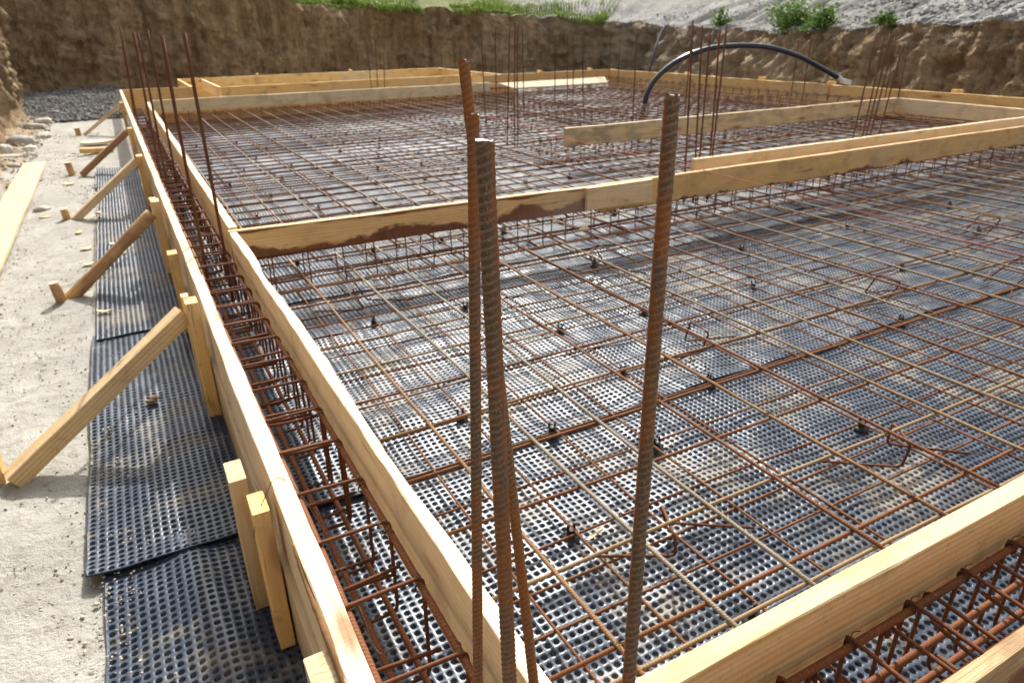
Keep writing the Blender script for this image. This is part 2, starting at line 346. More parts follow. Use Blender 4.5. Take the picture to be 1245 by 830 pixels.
# ------------------------------------------------------------------ camera, light
R3, U3, W3 = [Vector(v) for v in (
    (0.8769583, -0.48031971, -0.01539839), (0, 0, 0), (0.43149775, 0.80111661, -0.4147552))]
U3 = R3.cross(W3)
cam = bpy.data.cameras.new('camera'); camo = bpy.data.objects.new('camera', cam); COL.objects.link(camo); SC.camera = camo
cm = Matrix((R3, U3, -W3)).transposed().to_4x4(); cm.translation = Vector((0, 0, 1)); camo.matrix_world = cm
cam.sensor_fit = 'HORIZONTAL'; cam.sensor_width = 36; cam.lens = 838.22 * 36 / 1245; cam.clip_start = .05; cam.clip_end = 500
cam.dof.use_dof = True; cam.dof.focus_distance = 1.0; cam.dof.aperture_fstop = 9.0
sd = Vector((-.51, -1.0, -1.0)).normalized()
sl = bpy.data.lights.new('sun', 'SUN'); slo = bpy.data.objects.new('sun', sl); COL.objects.link(slo)
sl.energy = 3.3; sl.angle = math.radians(.5); sl.color = (1, .95, .87); slo.rotation_euler = sd.to_track_quat('-Z', 'Y').to_euler(); slo.location = (0, 10, 12)
wd = bpy.data.worlds.new('World'); SC.world = wd; wd.use_nodes = True; wt = wd.node_tree
bg = wt.nodes.get('Background') or wt.nodes.new('ShaderNodeBackground')
sk = wt.nodes.new('ShaderNodeTexSky'); sk.sky_type = 'NISHITA'; sk.sun_disc = False
sk.sun_elevation = math.asin(-sd.z); sk.sun_rotation = math.atan2(-sd.x, -sd.y); sk.air_density = .8; sk.dust_density = 4.0; sk.ozone_density = .4
hs = wt.nodes.new('ShaderNodeHueSaturation'); hs.inputs['Saturation'].default_value = .12; hs.inputs['Value'].default_value = 1.0   # thin bright cloud
wt.links.new(sk.outputs[0], hs.inputs['Color']); wt.links.new(hs.outputs[0], bg.inputs[0]); bg.inputs[1].default_value = .15
wo = wt.nodes.get('World Output') or wt.nodes.new('ShaderNodeOutputWorld'); wt.links.new(bg.outputs[0], wo.inputs[0])
SC.view_settings.view_transform = 'Standard'; SC.view_settings.look = 'None'; SC.view_settings.exposure = .86; SC.view_settings.gamma = 1
SC.render.engine = 'CYCLES'

# ------------------------------------------------------------------ boards
M['bark'] = stone_mat('bark', (.10, .04, .018), (.40, .22, .09))
def board_mesh(name, L, th, h, mat, seed=0, wob=.003, bow=0.0, slant0=0.0, slant1=0.0, bevel=.0022, wane=0.0):
    """local x along the length 0..L, y across the thickness -th/2..th/2, z from -h up to 0"""
    n = max(3, int(L / .06)) if L < 5 else max(3, int(L / .12))
    xs = np.linspace(0, L, n); b = min(bevel, th * .2, h * .2)
    prof = [(-th / 2 + b, 0), (th / 2 - b, 0), (th / 2, -b), (th / 2, -h + b), (th / 2 - b, -h), (-th / 2 + b, -h), (-th / 2, -h + b), (-th / 2, -b)]
    m = len(prof); V = np.zeros((n, m, 3))
    for k, (y, z) in enumerate(prof):
        V[:, k, 0] = xs + (slant0 * (-z / h)) * (1 - xs / L) + slant1 * (-z / h) * xs / L
        V[:, k, 1] = y + wob * .8 * noise3(xs * 2.1, seed * 1.7 + (y > 0) * 5.3, 0, 3) + bow * np.sin(np.pi * xs / L) + wob * .35 * noise3(xs * 9, k * 2.3, seed, 8)
        if wane and y < 0 and z > -h * .3: V[:, k, 1] += wane * np.clip(noise3(xs * 2.4, seed, 2, 14) + .15, 0, 1) + wane * .3 * np.abs(noise3(xs * 9, seed, 5, 15))
        V[:, k, 2] = z + wob * noise3(xs * 1.7, seed * 3.1 + (z < -h / 2) * 9.1, 0, 4) + wob * .3 * noise3(xs * 8, k * 3.3, seed, 9)
    F = [grid_faces(n, m, True), np.arange(m)[None, ::-1], (np.arange(m) + (n - 1) * m)[None]]
    return mesh_np(name, V.reshape(-1, 3), F, mat, smooth=False)
_seed = [0]
def board(name, p0, p1, th, h, mat, label, cat='plank', group=None, roll=0.0, **k):
    """p0,p1: middle of the top edge at both ends"""
    p0, p1 = Vector(p0), Vector(p1); _seed[0] += 1
    me = board_mesh(name, (p1 - p0).length, th, h, M[mat], seed=_seed[0], **k)
    o = link(name, me); o.matrix_world = frame(p0, p1 - p0) @ Matrix.Rotation(roll, 4, 'X')
    return tag(o, label, cat, group)

FW = 'formwork boards of the foundation'
board('formwork_board', (.157, .18, 0), (.157, 3.28, 0), .044, .215, 'pine_cream', 'thick pale outer formwork board nearest the camera, a bark strip on its edge', group=FW, wob=.004, bevel=.003)
ob = [o for o in COL.objects if o.name == 'formwork_board'][0]
P = catmull([(.62, .0205, -.004), (.70, .0215, -.010), (.82, .0222, -.007), (.95, .0215, -.014), (1.08, .0205, -.005)], 8)
V, F = tube_data(P, .0055 + .003 * np.sin(np.linspace(0, 3.1, len(P))) + .0012 * noise3(np.arange(len(P)) * .9, 0, 0, 4), 7)
link('bark_strip', mesh_np('bark_strip', V, F, M['bark'], True), ob)
board('formwork_board', (.157, 3.285, -.002), (.150, 8.1, 0), .042, .21, 'pine', 'middle board of the outer left formwork wall, behind the log brace', group=FW)
board('formwork_board', (.150, 8.105, 0), (.143, 16.2, 0), .045, .21, 'pine', 'farthest board of the outer left formwork wall, running to the brown earth bank', group=FW)
board('formwork_board', (.140, .18, -.222), (.137, 8.1, -.222), .040, .235, 'pine', 'lower board of the outer left formwork wall, its foot on the black membrane', group=FW)
board('formwork_board', (.421, .62, 0), (.420, 3.975, 0), .043, .255, 'pine_cream', 'cream inner board along the left trench, between the near uprights and the bark-edged crossboard', group=FW, wob=.004, bevel=.003, wane=.014)
board('formwork_board', (.432, 4.09, 0), (.452, 12.95, 0), .045, .22, 'pine', 'inner left trench board beyond the crossboard, its sawn end facing the camera', group=FW)
board('formwork_board', (.40, .603, 0), (4.2, .606, 0), .043, .17, 'pine_face', 'wide sunlit board crossing the lower right corner above the rusty cage', group=FW, wob=.003)
board('formwork_board', (.2, .360, 0), (4.2, .358, 0), .030, .18, 'pine_bark_out', 'weathered board with peeling bark in the bottom right corner of the photo', group=FW)
board('formwork_board', (.395, 4.000, .003), (2.80, 3.890, .003), .040, .165, 'pine_bark', 'long crossboard with dark bark along both edges, joining the inner trench board', group=FW)
board('formwork_board', (2.66, 3.843, .006), (3.22, 3.850, .004), .030, .155, 'pine', 'short pale splice block nailed over the joint of the long crossboard', group=FW)
board('formwork_board', (2.81, 3.905, 0), (10.6, 3.925, 0), .040, .185, 'pine_bark_low', 'tan right half of the long crossboard, with brown bark patches low on its face', group=FW)
board('formwork_board', (4.03, 4.32, 0), (9.75, 4.30, 0), .042, .16, 'pine', 'pale board directly behind the right half of the long crossboard', group=FW, slant0=0)
board('formwork_board', (4.185, 6.49, 0), (9.78, 6.47, 0), .045, .195, 'pine_grey', 'grey mould-stained board in the middle distance, its free end at left', group=FW)
board('formwork_board', (9.80, 6.44, -.002), (9.62, 4.33, -.002), .045, .195, 'pine', 'knotty board closing the right end between the grey stained and the pale boards', group=FW)
board('formwork_board', (.50, 13.20, 0), (6.62, 13.06, 0), .045, .19, 'pine_whitegrey', 'weathered whitish board at the far left, front one of the stepped far boards', group=FW)
board('formwork_board', (1.90, 15.60, 0), (7.50, 15.62, 0), .045, .22, 'pine_gold', 'golden knotty board, middle one of the stepped far boards', group=FW)
board('formwork_board', (1.90, 15.66, -.002), (1.90, 18.6, -.002), .045, .22, 'pine', 'short return board at the far left linking the golden knotty board to the rear one', group=FW)
board('formwork_board', (1.42, 19.1, 0), (8.15, 19.0, 0), .045, .46, 'pine_gold', 'rearmost of the stepped far boards, in front of the brown bank', group=FW)
board('formwork_board', (1.42, 19.05, -.002), (1.42, 16.15, -.002), .045, .46, 'pine_gold', 'end board of the rear bump-out, nearest the far left corner', group=FW)
board('formwork_board', (.145, 16.15, 0), (1.39, 16.12, 0), .045, .46, 'pine_tan', 'short orange board closing the left trench at its far end', group=FW)
board('formwork_board', (8.05, 18.95, -.002), (8.05, 15.24, -.002), .045, .46, 'pine_gold', 'short board returning from the rear bump-out to the far right wall', group=FW)
board('formwork_board', (7.56, 15.20, 0), (10.93, 15.03, 0), .045, .30, 'pine_tan', 'brownish far wall board behind the bright leaning plank', group=FW)
board('formwork_board', (10.98, 15.05, 0), (11.03, 8.6, 0), .045, .26, 'pine_gold', 'far half of the golden right outer wall, behind the blue-black hose', group=FW, wob=.012)
board('formwork_board', (11.03, 8.55, -.003), (10.98, 3.2, -.003), .045, .26, 'pine_gold', 'near half of the golden right outer wall, at the foot of the grey bank', group=FW, wob=.006)
board('formwork_board', (10.99, 15.0, -.262), (11.03, 3.2, -.262), .042, .20, 'pine_tan', 'lower board of the right outer wall behind the rusty cage', group=FW)
board('formwork_board', (.50, 13.62, -.06), (7.4, 13.50, -.06), .04, .40, 'pine_tan', 'orange shaded board behind the stirrups below the weathered whitish board', group=FW)
board('loose_plank', (6.68, 12.80, -.01), (9.26, 12.83, -.01), .03, .21, 'pine_cream', 'bright cream loose plank leaning at the far side, with a slanted left end', roll=math.radians(-62), slant0=.26, slant1=-.06)
board('loose_plank', (-1.02, 10.32, GZ + .055), (-1.03, 4.4, GZ + .055), .235, .035, 'pine_flat', 'broad pale plank lying flat on the sand at the left edge', wob=.004)
for (x, y, w) in ((1.4, 18.9, .05), (3.2, 19.2, .06), (8.1, 15.26, .10), (8.9, 15.20, .09), (10.3, 15.14, .10)):
    pass

# ------------------------------------------------------------------ posts, braces, stakes
def post(name, x, y, zt, zb, tx, ty, mat, label, cat='post', group=None):
    _seed[0] += 1
    me = board_mesh(name, zt - zb, tx, ty, M[mat], seed=_seed[0], wob=.0022, bevel=.0022)
    o = link(name, me); m = Matrix(((0, 1, 0, 0), (0, 0, 1, 0), (1, 0, 0, 0), (0, 0, 0, 1)))
    # local x -> world z, local y -> world x, local z -> world y
    m.translation = Vector((x, y + ty / 2, zb)); o.matrix_world = m
    return tag(o, label, cat, group)
PG = 'posts holding the outer left formwork'
post('formwork_post', .110, .925, -.02, -.47, .050, .075, 'pine', 'post at the bottom edge of the photo with nail holes in its sawn top', group=PG)
post('formwork_post', .096, 1.475, -.025, -.455, .040, .090, 'pine_gold', 'near square post with a thin wire curled over its rounded top', group=PG)
post('formwork_post', .070, 1.650, -.03, -.455, .045, .100, 'pine', 'flat post standing just behind the wire-topped post', group=PG)
post('formwork_post', .093, 2.830, .045, -.46, .046, .085, 'pine_gold', 'tall post that carries the top end of the big square brace', group=PG)
post('formwork_post', .080, 2.950, .03, -.46, .030, .05, 'pine', 'thin slat wedged behind the post of the big square brace', group=PG)
post('formwork_post', .092, 3.82, -.02, -.46, .044, .085, 'pine_gold', 'post between the big square brace and the log brace, with a chamfered top', group=PG)
post('formwork_post', .088, 4.92, .035, -.46, .048, .11, 'pine_gold', 'stout post at the top end of the bark-brown log brace', group=PG)
post('formwork_post', .080, 5.12, .01, -.46, .040, .06, 'pine', 'slim post right behind the stout post of the log brace', group=PG)
post('formwork_post', .085, 7.12, .01, -.46, .050, .12, 'pine_gold', 'round-topped post at the third brace from the camera', group=PG)
post('formwork_post', .085, 9.40, .005, -.46, .050, .12, 'pine_gold', 'post at the reddish brace, fourth from the camera', group=PG)
post('formwork_post', .085, 13.2, .0, -.46, .050, .14, 'pine_gold', 'farthest post of the outer left formwork, by the last brace', group=PG)

def brace(name, a, b, w, h, mat, label, group='diagonal braces of the outer left formwork'):
    a, b = Vector(a), Vector(b); _seed[0] += 1
    me = board_mesh(name, (b - a).length, w, h, M[mat], seed=_seed[0], wob=.003, bevel=.0025)
    o = link(name, me); o.matrix_world = frame(a, b - a) @ Matrix.Translation((0, 0, h / 2)); return tag(o, label, 'brace', group)
brace('timber_brace', (-.61, 2.67, -.455), (.062, 2.86, -.015), .068, .068, 'pine_face', 'big square sawn brace nearest the camera, propping the outer formwork')
def log(name, a, b, r, mat, label, cat, group=None, top=None):
    a, b = Vector(a), Vector(b); L = (b - a).length; n = max(6, int(L / .03)); _seed[0] += 1
    xs = np.linspace(0, L, n); P = np.stack([xs, .004 * noise3(xs * 3, _seed[0], 0, 2), .004 * noise3(xs * 3, _seed[0], 5, 2)], 1)
    V, F = tube_data(P, r * (1 + .08 * noise3(xs * 9, _seed[0], 0, 1)), 14)
    mats = [M[mat], M[top or mat]]
    me = mesh_np(name, V, F, mats, True, np.r_[np.zeros(len(F[0])), 1, 1])
    for p in me.polygons:
        if len(p.vertices) > 4: p.use_smooth = False
    o = link(name, me); o.matrix_world = frame(a, b - a); return tag(o, label, cat, group)
BG = 'diagonal braces of the outer left formwork'
log('timber_brace', (-.50, 4.755, -.47), (.052, 4.85, -.03), .037, 'log', 'round log brace with peeling brown bark, second from the camera', 'brace', BG, 'pine_cream')
brace('timber_brace', (-.52, 6.965, -.46), (.05, 7.05, -.03), .06, .06, 'pine', 'pale sawn brace, third from the camera')
brace('timber_brace', (-.51, 9.31, -.46), (.05, 9.38, -.03), .065, .065, 'brown_wood', 'reddish brown brace, fourth from the camera')
brace('timber_brace', (-.54, 13.26, -.46), (.06, 13.2, -.04), .06, .05, 'pine', 'small pale brace at the far end of the outer formwork')
SG = 'stakes driven in at the feet of the braces'
post('wooden_stake', -.665, 2.72, -.375, -.52, .060, .065, 'pine_tan', 'square stake end at the left edge, at the foot of the big square brace', 'stake', SG)
log('wooden_stake', (-.528, 4.70, -.52), (-.550, 4.70, -.335), .028, 'log', 'round stake with a pale top beside the foot of the log brace', 'stake', SG, 'pine_cream')
log('wooden_stake', (-.575, 7.0, -.52), (-.585, 7.0, -.36), .030, 'log', 'short brown stake with a pale top beside the third brace', 'stake', SG, 'pine_cream')
log('wooden_stake', (-.60, 9.50, -.52), (-.625, 9.5, -.33), .036, 'log', 'brown stake with a pale top beside the reddish brace', 'stake', SG, 'pine_cream')
log('wooden_stake', (-.62, 13.4, -.52), (-.625, 13.4, -.36), .042, 'log', 'farthest stake, by the small pale brace', 'stake', SG, 'pine_cream')
# stake heads showing above the far walls
for (x, y, lab) in ((3.25, 19.16, 'stake head above the rear far board, in front of the brown bank'), (5.6, 19.12, 'second stake head above the rear far board'),
                    (9.05, 15.18, 'stake head above the brownish far wall board'), (10.45, 15.12, 'stake head by the far right corner of the wall'),
                    (11.09, 12.3, 'stake head above the far half of the right wall, left of the hose arch'), (11.10, 10.2, 'stake head above the right wall, under the hose arch'),
                    (11.10, 8.62, 'stake head beside the hose end on the right wall'), (11.09, 6.4, 'low stake head over the near half of the right wall')):
    post('wooden_stake', x, y, .045, -.45, .05 if x < 11 else .045, .16, 'pine_gold', lab, 'stake', 'stakes behind the far and right walls')

# ------------------------------------------------------------------ dimpled membrane
PT = .0255
def mem_z(x, y, amp):
    w = amp * (fbm(x * 2.2, y * 3.0, 0, 3, 21) + .62 * noise3(x * 6.5, y * 5.5, 0, 33) + .22 * noise3(x * 15, y * 13, 0, 35))
    return w
def dimple_patch(x0, y0, nx, ny, zf, levels):
    i = np.arange(nx + 1) * PT + x0; j = np.arange(ny + 1) * PT + y0
    im = i[:-1] + PT / 2; jm = j[:-1] + PT / 2
    C = np.stack(np.meshgrid(i, j, indexing='ij'), -1).reshape(-1, 2)          # corners
    H = np.stack(np.meshgrid(im, j, indexing='ij'), -1).reshape(-1, 2)         # mid of x-edges
    Vm = np.stack(np.meshgrid(i, jm, indexing='ij'), -1).reshape(-1, 2)
    oH = len(C); oV = oH + len(H); oR = oV + len(Vm)
    cen = np.stack(np.meshgrid(im, jm, indexing='ij'), -1).reshape(-1, 2); nc = len(cen)
    th = (np.arange(8) * 45 - 135) * np.pi / 180
    XY = [C, H, Vm]; D = [np.zeros(len(C)), np.zeros(len(H)), np.zeros(len(Vm))]
    jit = RNG.normal(0, .0005, (nc, 2))
    for r, z in levels:
        q = (cen + jit)[:, None] + np.stack([np.cos(th), np.sin(th)], 1)[None] * r
        XY.append(q.reshape(-1, 2)); D.append(np.full(nc * 8, z))
    XY = np.vstack(XY); Z = zf(XY[:, 0], XY[:, 1]) + np.concatenate(D)
    a = np.arange(nx)[:, None]; b = np.arange(ny)[None]; a, b = np.broadcast_arrays(a, b); a = a.ravel(); b = b.ravel()
    c00 = a * (ny + 1) + b; c10 = (a + 1) * (ny + 1) + b; c11 = (a + 1) * (ny + 1) + b + 1; c01 = a * (ny + 1) + b + 1
    h0 = oH + a * (ny + 1) + b; h1 = oH + a * (ny + 1) + b + 1; v0 = oV + a * ny + b; v1 = oV + (a + 1) * ny + b
    ring = [np.stack([c00, h0, c10, v1, c11, h1, c01, v0], 1)]
    k = np.arange(nc)[:, None] * 8 + np.arange(8)[None]
    for m in range(len(levels)): ring.append(oR + m * nc * 8 + k)
    F = []
    for A, B in zip(ring, ring[1:]):
        A2, B2 = np.roll(A, -1, 1), np.roll(B, -1, 1)
        F.append(np.stack([A, A2, B2, B], -1).reshape(-1, 4))
    side = np.vstack(F)
    return np.column_stack([XY, Z]), side, ring[-1]
def coarse_patch(xs, ys, zf):
    X, Y = np.meshgrid(xs, ys, indexing='ij'); return np.column_stack([X.ravel(), Y.ravel(), zf(X.ravel(), Y.ravel())]), grid_faces(len(xs), len(ys))
FINE = [(.0099, -.0002), (.0088, -.0009), (.0078, -.0105)]
LOW = [(.0096, -.0006), (.0076, -.0095)]
MEMB = -.452
def sheet(name, patches, coarse, zf, label, edges):
    mb = MB()
    for (x0, y0, x1, y1, lv) in patches:
        V, S, B = dimple_patch(x0, y0, round((x1 - x0) / PT), round((y1 - y0) / PT), zf, lv)
        mb.V.append(V); mb.F += [S + mb.n, B + mb.n]; mb.mi += [np.zeros(len(S)), np.ones(len(B))]; mb.n += len(V)
    for (x0, y0, x1, y1, st) in coarse:
        V, F = coarse_patch(np.arange(x0, x1 + st, st), np.linspace(y0, y1, max(2, int((y1 - y0) / st))), zf); mb.add(V, [F], 2)
    for (pts, thick) in edges:      # rolled edge strip of the sheet
        P = np.array(pts, float); P = resample(np.column_stack([P, np.zeros(len(P))]), .03)
        P[:, 2] = zf(P[:, 0], P[:, 1]) - .001
        V, F = tube_data(P, thick, 6); mb.add(V, F, 0)
    o = link(name, mb.build(name, [M['mem'], M['mem_bot'], M['mem_far']])); return tag(o, label, 'membrane', 'sheets of dimpled membrane')
nearfold = lambda x, y: .016 * np.exp(-((x + .02 - .10 * (1.2 - y)) / .06) ** 2) * (x < .14) - .012 * (x < .14) * np.exp(-((x - .10) / .05) ** 2)
z1 = lambda x, y: MEMB - .006 + mem_z(x, y, .0085) + nearfold(x, y)
z2 = lambda x, y: MEMB + .006 + mem_z(x, y, .0095) + .010 * np.exp(-((y - 1.955) / .06) ** 2)
z3 = lambda x, y: MEMB + .010 + mem_z(x, y, .009) + .006 * np.exp(-((y - 3.88) / .06) ** 2)
z4 = lambda x, y: MEMB + .012 + mem_z(x, y, .009)
n = lambda a, b: a + PT * round((b - a) / PT)
xb1 = n(-.322, 4.2); sheet('dimpled_membrane', [(-.322, .2, xb1, n(.2, 2.06), FINE)], [(xb1, .2, 11.0, n(.2, 2.06), .12)], z1,
      'nearest strip of black dimpled membrane, folded and tucked under the next strip', [([(-.322, .2), (-.322, 2.0)], .0022)])
xb2 = n(-.365, 7.2); sheet('dimpled_membrane', [(-.365, 1.955, xb2, n(1.955, 4.0), FINE)], [(xb2, 1.955, 11.0, n(1.955, 4.0), .12)], z2,
      'second strip of black dimpled membrane, its free edge lapping over the nearest strip', [([(-.365, 1.955), (11.0, 1.955)], .0032), ([(-.365, 1.955), (-.365, 3.98)], .0022)])
xs3 = n(-.345, 5.2); sheet('dimpled_membrane', [(-.345, 3.885, xs3, n(3.885, 8.4), LOW)], [(xs3, 3.885, 11.0, n(3.885, 8.4), .12)], z3,
      'third strip of dimpled membrane, under the far half of the mats behind the crossboard', [([(-.345, 3.885), (11.0, 3.885)], .003)])
xs4 = n(-.365, .44); sheet('dimpled_membrane', [(-.365, 8.33, xs4, n(8.33, 9.6), LOW)], [(xs4, 8.33, 11.0, 16.05, .15), (.12, 9.55, xs4, 16.05, .1)], z4,
      'farthest strip of dimpled membrane, in front of the far formwork', [([(-.365, 8.33), (11.0, 8.33)], .003)])

# ------------------------------------------------------------------ reinforcing mats and cages (every bar its own part)
def bar_mesh(name, L, r, mat, seed=0, wob=.0042, seg=8):
    n = max(3, int(L / .25)); xs = np.linspace(0, L, n)
    P = np.stack([xs, wob * noise3(xs * 1.1, seed, 0, 5) * 2, wob * .6 * noise3(xs * 1.3, seed, 7, 6)], 1)
    V, F = tube_data(P, r, seg); return mesh_np(name, V, F, mat, True)
def mat_of_bars(label, org, xl, xb, ylist, yb, r_long, r_cross, z_long, z_cross, m_long, m_cross, group):
    """long bars run along y (at every x in xl, from yb[0] to yb[1]); cross bars run along x"""
    root = empty('rebar_mat', org); tag(root, label, 'rebar mat', group); inv = Matrix.Translation(-Vector(org))
    lm = [bar_mesh('long_bar', yb[1] - yb[0], r_long, M[m], seed=k * 3 + 1) for k, m in enumerate(m_long)]
    cmm = [bar_mesh('cross_bar', xb[1] - xb[0], r_cross, M[m], seed=k * 3 + 50) for k, m in enumerate(m_cross)]
    for i, x in enumerate(xl):
        a = random.uniform(-.0026, .0026)
        link('long_bar', random.choice(lm), root, inv @ frame((x + random.uniform(-.008, .008), yb[0] + random.uniform(-.03, .03), z_long), (a, 1, 0)))
    for i, y in enumerate(ylist):
        a = random.uniform(-.003, .003)
        link('cross_bar', random.choice(cmm), root, inv @ frame((xb[0] + random.uniform(-.03, .03), y + random.uniform(-.008, .008), z_cross), (1, a, 0)))
    return root
MG = 'reinforcing mats over the membrane'
ZU, ZL = -.245, -.418
xs_near = [.722 + .2625 * k for k in range(39)]
ys_near = [.873, 1.137, 1.411, 1.690, 1.958, 2.23, 2.50, 2.77, 3.04, 3.31, 3.58, 3.85]
mat_of_bars('upper mat of dusty tan bars nearest the camera, on top of the rusty lower mat', (.5, .7, ZU), xs_near, (.47, 10.8), [.80] + ys_near[0:], (.635, 4.15), .0060, .0056, ZU, ZU - .0116, ['bar_grey', 'bar_tan', 'bar_tan', 'bar_grey', 'bar_rust'], ['bar_rust', 'bar_tan', 'bar_rust', 'bar_tan'], MG)
mat_of_bars('lower mat of thin rusty bars on black spacers, nearest the camera', (.5, .7, ZL), [x - .02 if i else x - .01 for i, x in enumerate(xs_near)], (.47, 10.8), [.875, 1.12, 1.258, 1.40, 1.69, 1.94, 2.21, 2.48, 2.76, 3.03, 3.3, 3.57, 3.83], (.635, 4.15), .0046, .0046, ZL, ZL - .0094, ['bar_rust'], ['bar_rust', 'rust_stirrup'], MG)
mat_of_bars('upper mat of bars behind the long crossboard, running to the far boards', (.5, 4.2, ZU), [.60 + .2625 * k for k in range(39)], (.48, 10.75), [4.12 + .245 * k for k in range(44)], (4.05, 14.9), .0068, .0066, ZU, ZU - .0134, ['bar_tan', 'bar_rust', 'bar_grey'], ['bar_rust', 'rust_stirrup', 'bar_rust'], MG)
mat_of_bars('lower mat of thin rusty bars behind the long crossboard', (.5, 4.2, ZL), [.56 + .2625 * k for k in range(39)], (.48, 10.75), [4.10 + .25 * k for k in range(43)], (4.05, 14.9), .0054, .0054, ZL, ZL - .0110, ['bar_rust'], ['rust_stirrup'], MG)

up = [o for o in COL.objects if o.name == 'rebar_mat'][0]
th = np.linspace(0, 3.3 * np.pi, 26); q = .0085
P = np.stack([q * 1.15 * np.cos(th), .55 * q * np.cos(th) + .002 * np.sin(th * 1.5), -.006 + 1.35 * q * np.sin(th)], 1)
V, F = tube_data(np.vstack([P, [[.006, .006, .010], [.010, .012, .018], [.006, .020, .021]]]), .0012, 5); tie_me = mesh_np('tie_wire', V, F, M['wire'], True); k = 0
for iy, y in enumerate(ys_near[:8]):
    for ix, x in enumerate(xs_near[:14]):
        if (ix + iy) % 2 == 0 and k < 60 and random.random() < .9:
            link('tie_wire', tie_me, up, Matrix.Translation(Vector((x, y, ZU)) - Vector((.5, .7, ZU))) @ Matrix.Rotation(random.random() * 6.3, 4, 'Z')); k += 1
def cage(label, p0, p1, w, zt, zb, step, r_main, r_st, first=.1, wires=(), open_top=True, group='cages of bent stirrups in the trenches', m_main='rust_thick', mid_bar=False, pairs=None):
    """p0,p1: axis in plan. stirrups every step; w: width"""
    p0, p1 = Vector((*p0, 0)), Vector((*p1, 0)); L = (p1 - p0).length; fr = frame(p0, p1 - p0); root = empty('rebar_cage', p0); tag(root, label, 'rebar cage', group)
    inv = Matrix.Translation(-p0); base = inv @ fr
    mm = [bar_mesh('main_bar', L, r_main, M[m_main], seed=11 + k, wob=.003, seg=10) for k in range(2)]
    for k, (y, z) in enumerate(((-w / 2, zt), (w / 2, zt), (-w / 2 + .012, zb), (w / 2 - .012, zb)) + (((.012, zb + .06), (w / 2 - .004, (zt + zb) / 2 - .02)) if mid_bar else ())):
        link('main_bar', mm[k % 2], root, base @ Matrix.Translation((0, y, z)))
    sm = []
    for k in range(4):
        e = r_main + r_st; a = w / 2 + e; zt2, zb2 = zt + e, zb - e
        jx = [random.uniform(-.008, .008) for _ in range(4)]
        P = rounded([(jx[0], a - .016, zt2 - .028), (jx[0] * .5 + .006, a, zt2), (jx[1] * .3, -a, zt2), (jx[1], -a, zb2), (jx[2], a, zb2), (.010, a, zt2 + .001), (.012, a - .014, zt2 - .03)], .022, 4)
        V, F = tube_data(P, r_st, 7); sm.append(mesh_np('stirrup', V, F, M['rust_stirrup'], True))
    if mid_bar:
        V, F = tube_data(np.array([(0, -w / 2 - .004, 0), (.006, 0, -.004), (.002, w / 2 + .004, .002)]), r_st, 7); tie = mesh_np('cross_tie', V, F, M['rust_stirrup'], True); x = first + step * .45; k = 0
        while x < L and k < 90:
            link('cross_tie', tie, root, base @ Matrix.Translation((x + random.uniform(-.03, .03), random.uniform(-.004, .004), random.choice((zt - .10, zt - .05, zb + .03, zt - .15)))) @ Matrix.Rotation(random.uniform(-.12, .12), 4, 'Z')); x += step * (.5 if k % 3 else 1); k += 1
    x = first
    while x < L:
        link('stirrup', random.choice(sm), root, base @ Matrix.Translation((x + random.uniform(-.006, .006), 0, 0)) @ Matrix.Rotation(random.uniform(-.05, .05), 4, 'Z') @ Matrix.Rotation(random.uniform(-.03, .03), 4, 'Y'))
        if pairs and pairs[0] < x < pairs[1]: link('stirrup', random.choice(sm), root, base @ Matrix.Translation((x + random.uniform(.04, .11), random.uniform(-.006, .006), random.uniform(-.030, -.012))) @ Matrix.Rotation(random.uniform(-.07, .07), 4, 'Z') @ Matrix.Rotation(random.uniform(-.06, .06), 4, 'Y'))
        x += step
    for (wx, side) in wires:     # twisted ties at the corners of the near stirrups
        th = np.linspace(0, 4.2 * np.pi, 40); q = r_main + .0035 + .001 * np.sin(th * 1.7)
        loop = np.stack([wx + .004 * np.sin(th * .5), side * w / 2 + q * np.cos(th), zt + q * np.sin(th) + .002], 1)
        tail = np.array([[wx + .004, side * (w / 2 + .002), zt + .014], [wx + .010, side * (w / 2 + .006), zt + .024], [wx + .018, side * (w / 2 - .004), zt + .034]])
        V, F = tube_data(np.vstack([loop, catmull(tail, 4)]), .0011, 5); link('tie_wire', mesh_np('tie_wire', V, F, M['wire'], True), root, base)
    return root
lw = [(y - .45, -1) for y in (.90, 1.11, 1.31, 1.52, 1.74, 1.95, 2.17)]
cage('long rusty stirrup cage in the left trench, between the two near pale boards', (.280, .45), (.280, 13.2), .160, -.110, -.385, .2165, .0082, .0050, first=.02, wires=lw, mid_bar=True, pairs=(1.15, 9.4))
cage('rusty stirrup cage in the bottom right trench, below the wide sunlit board', (.20, .482), (4.2, .480), .140, -.112, -.385, .186, .0084, .0048, first=.10, wires=[(.85 + .186 * k - .013, 1) for k in range(6)], mid_bar=True, pairs=(.6, 4))
cage('cage of stirrups under the long crossboard, between it and the pale board behind', (.50, 4.10), (10.7, 4.10), .20, -.175, -.40, .20, .0065, .0042)
cage('cage of stirrups under the grey mould-stained board', (4.0, 6.75), (9.6, 6.75), .22, -.165, -.40, .20, .0065, .0042)
cage('cage along the foot of the golden right outer wall', (10.72, 4.4), (10.72, 14.8), .22, -.15, -.40, .22, .0070, .0045)
cage('far cross cage in front of the weathered whitish board', (.55, 13.34), (7.3, 13.34), .22, -.14, -.40, .20, .0070, .0045)
cage('cage running back from the grey stained board towards the bright leaning plank', (6.35, 7.3), (6.35, 13.1), .22, -.16, -.40, .19, .0065, .0042)
cage('cage crossing the far mats between the left board and the hose', (4.5, 9.1), (10.5, 9.1), .22, -.17, -.40, .21, .0065, .0042)
cage('farthest cage below the brownish far wall board', (7.6, 14.75), (10.8, 14.75), .2, -.15, -.40, .2, .0070, .0045)

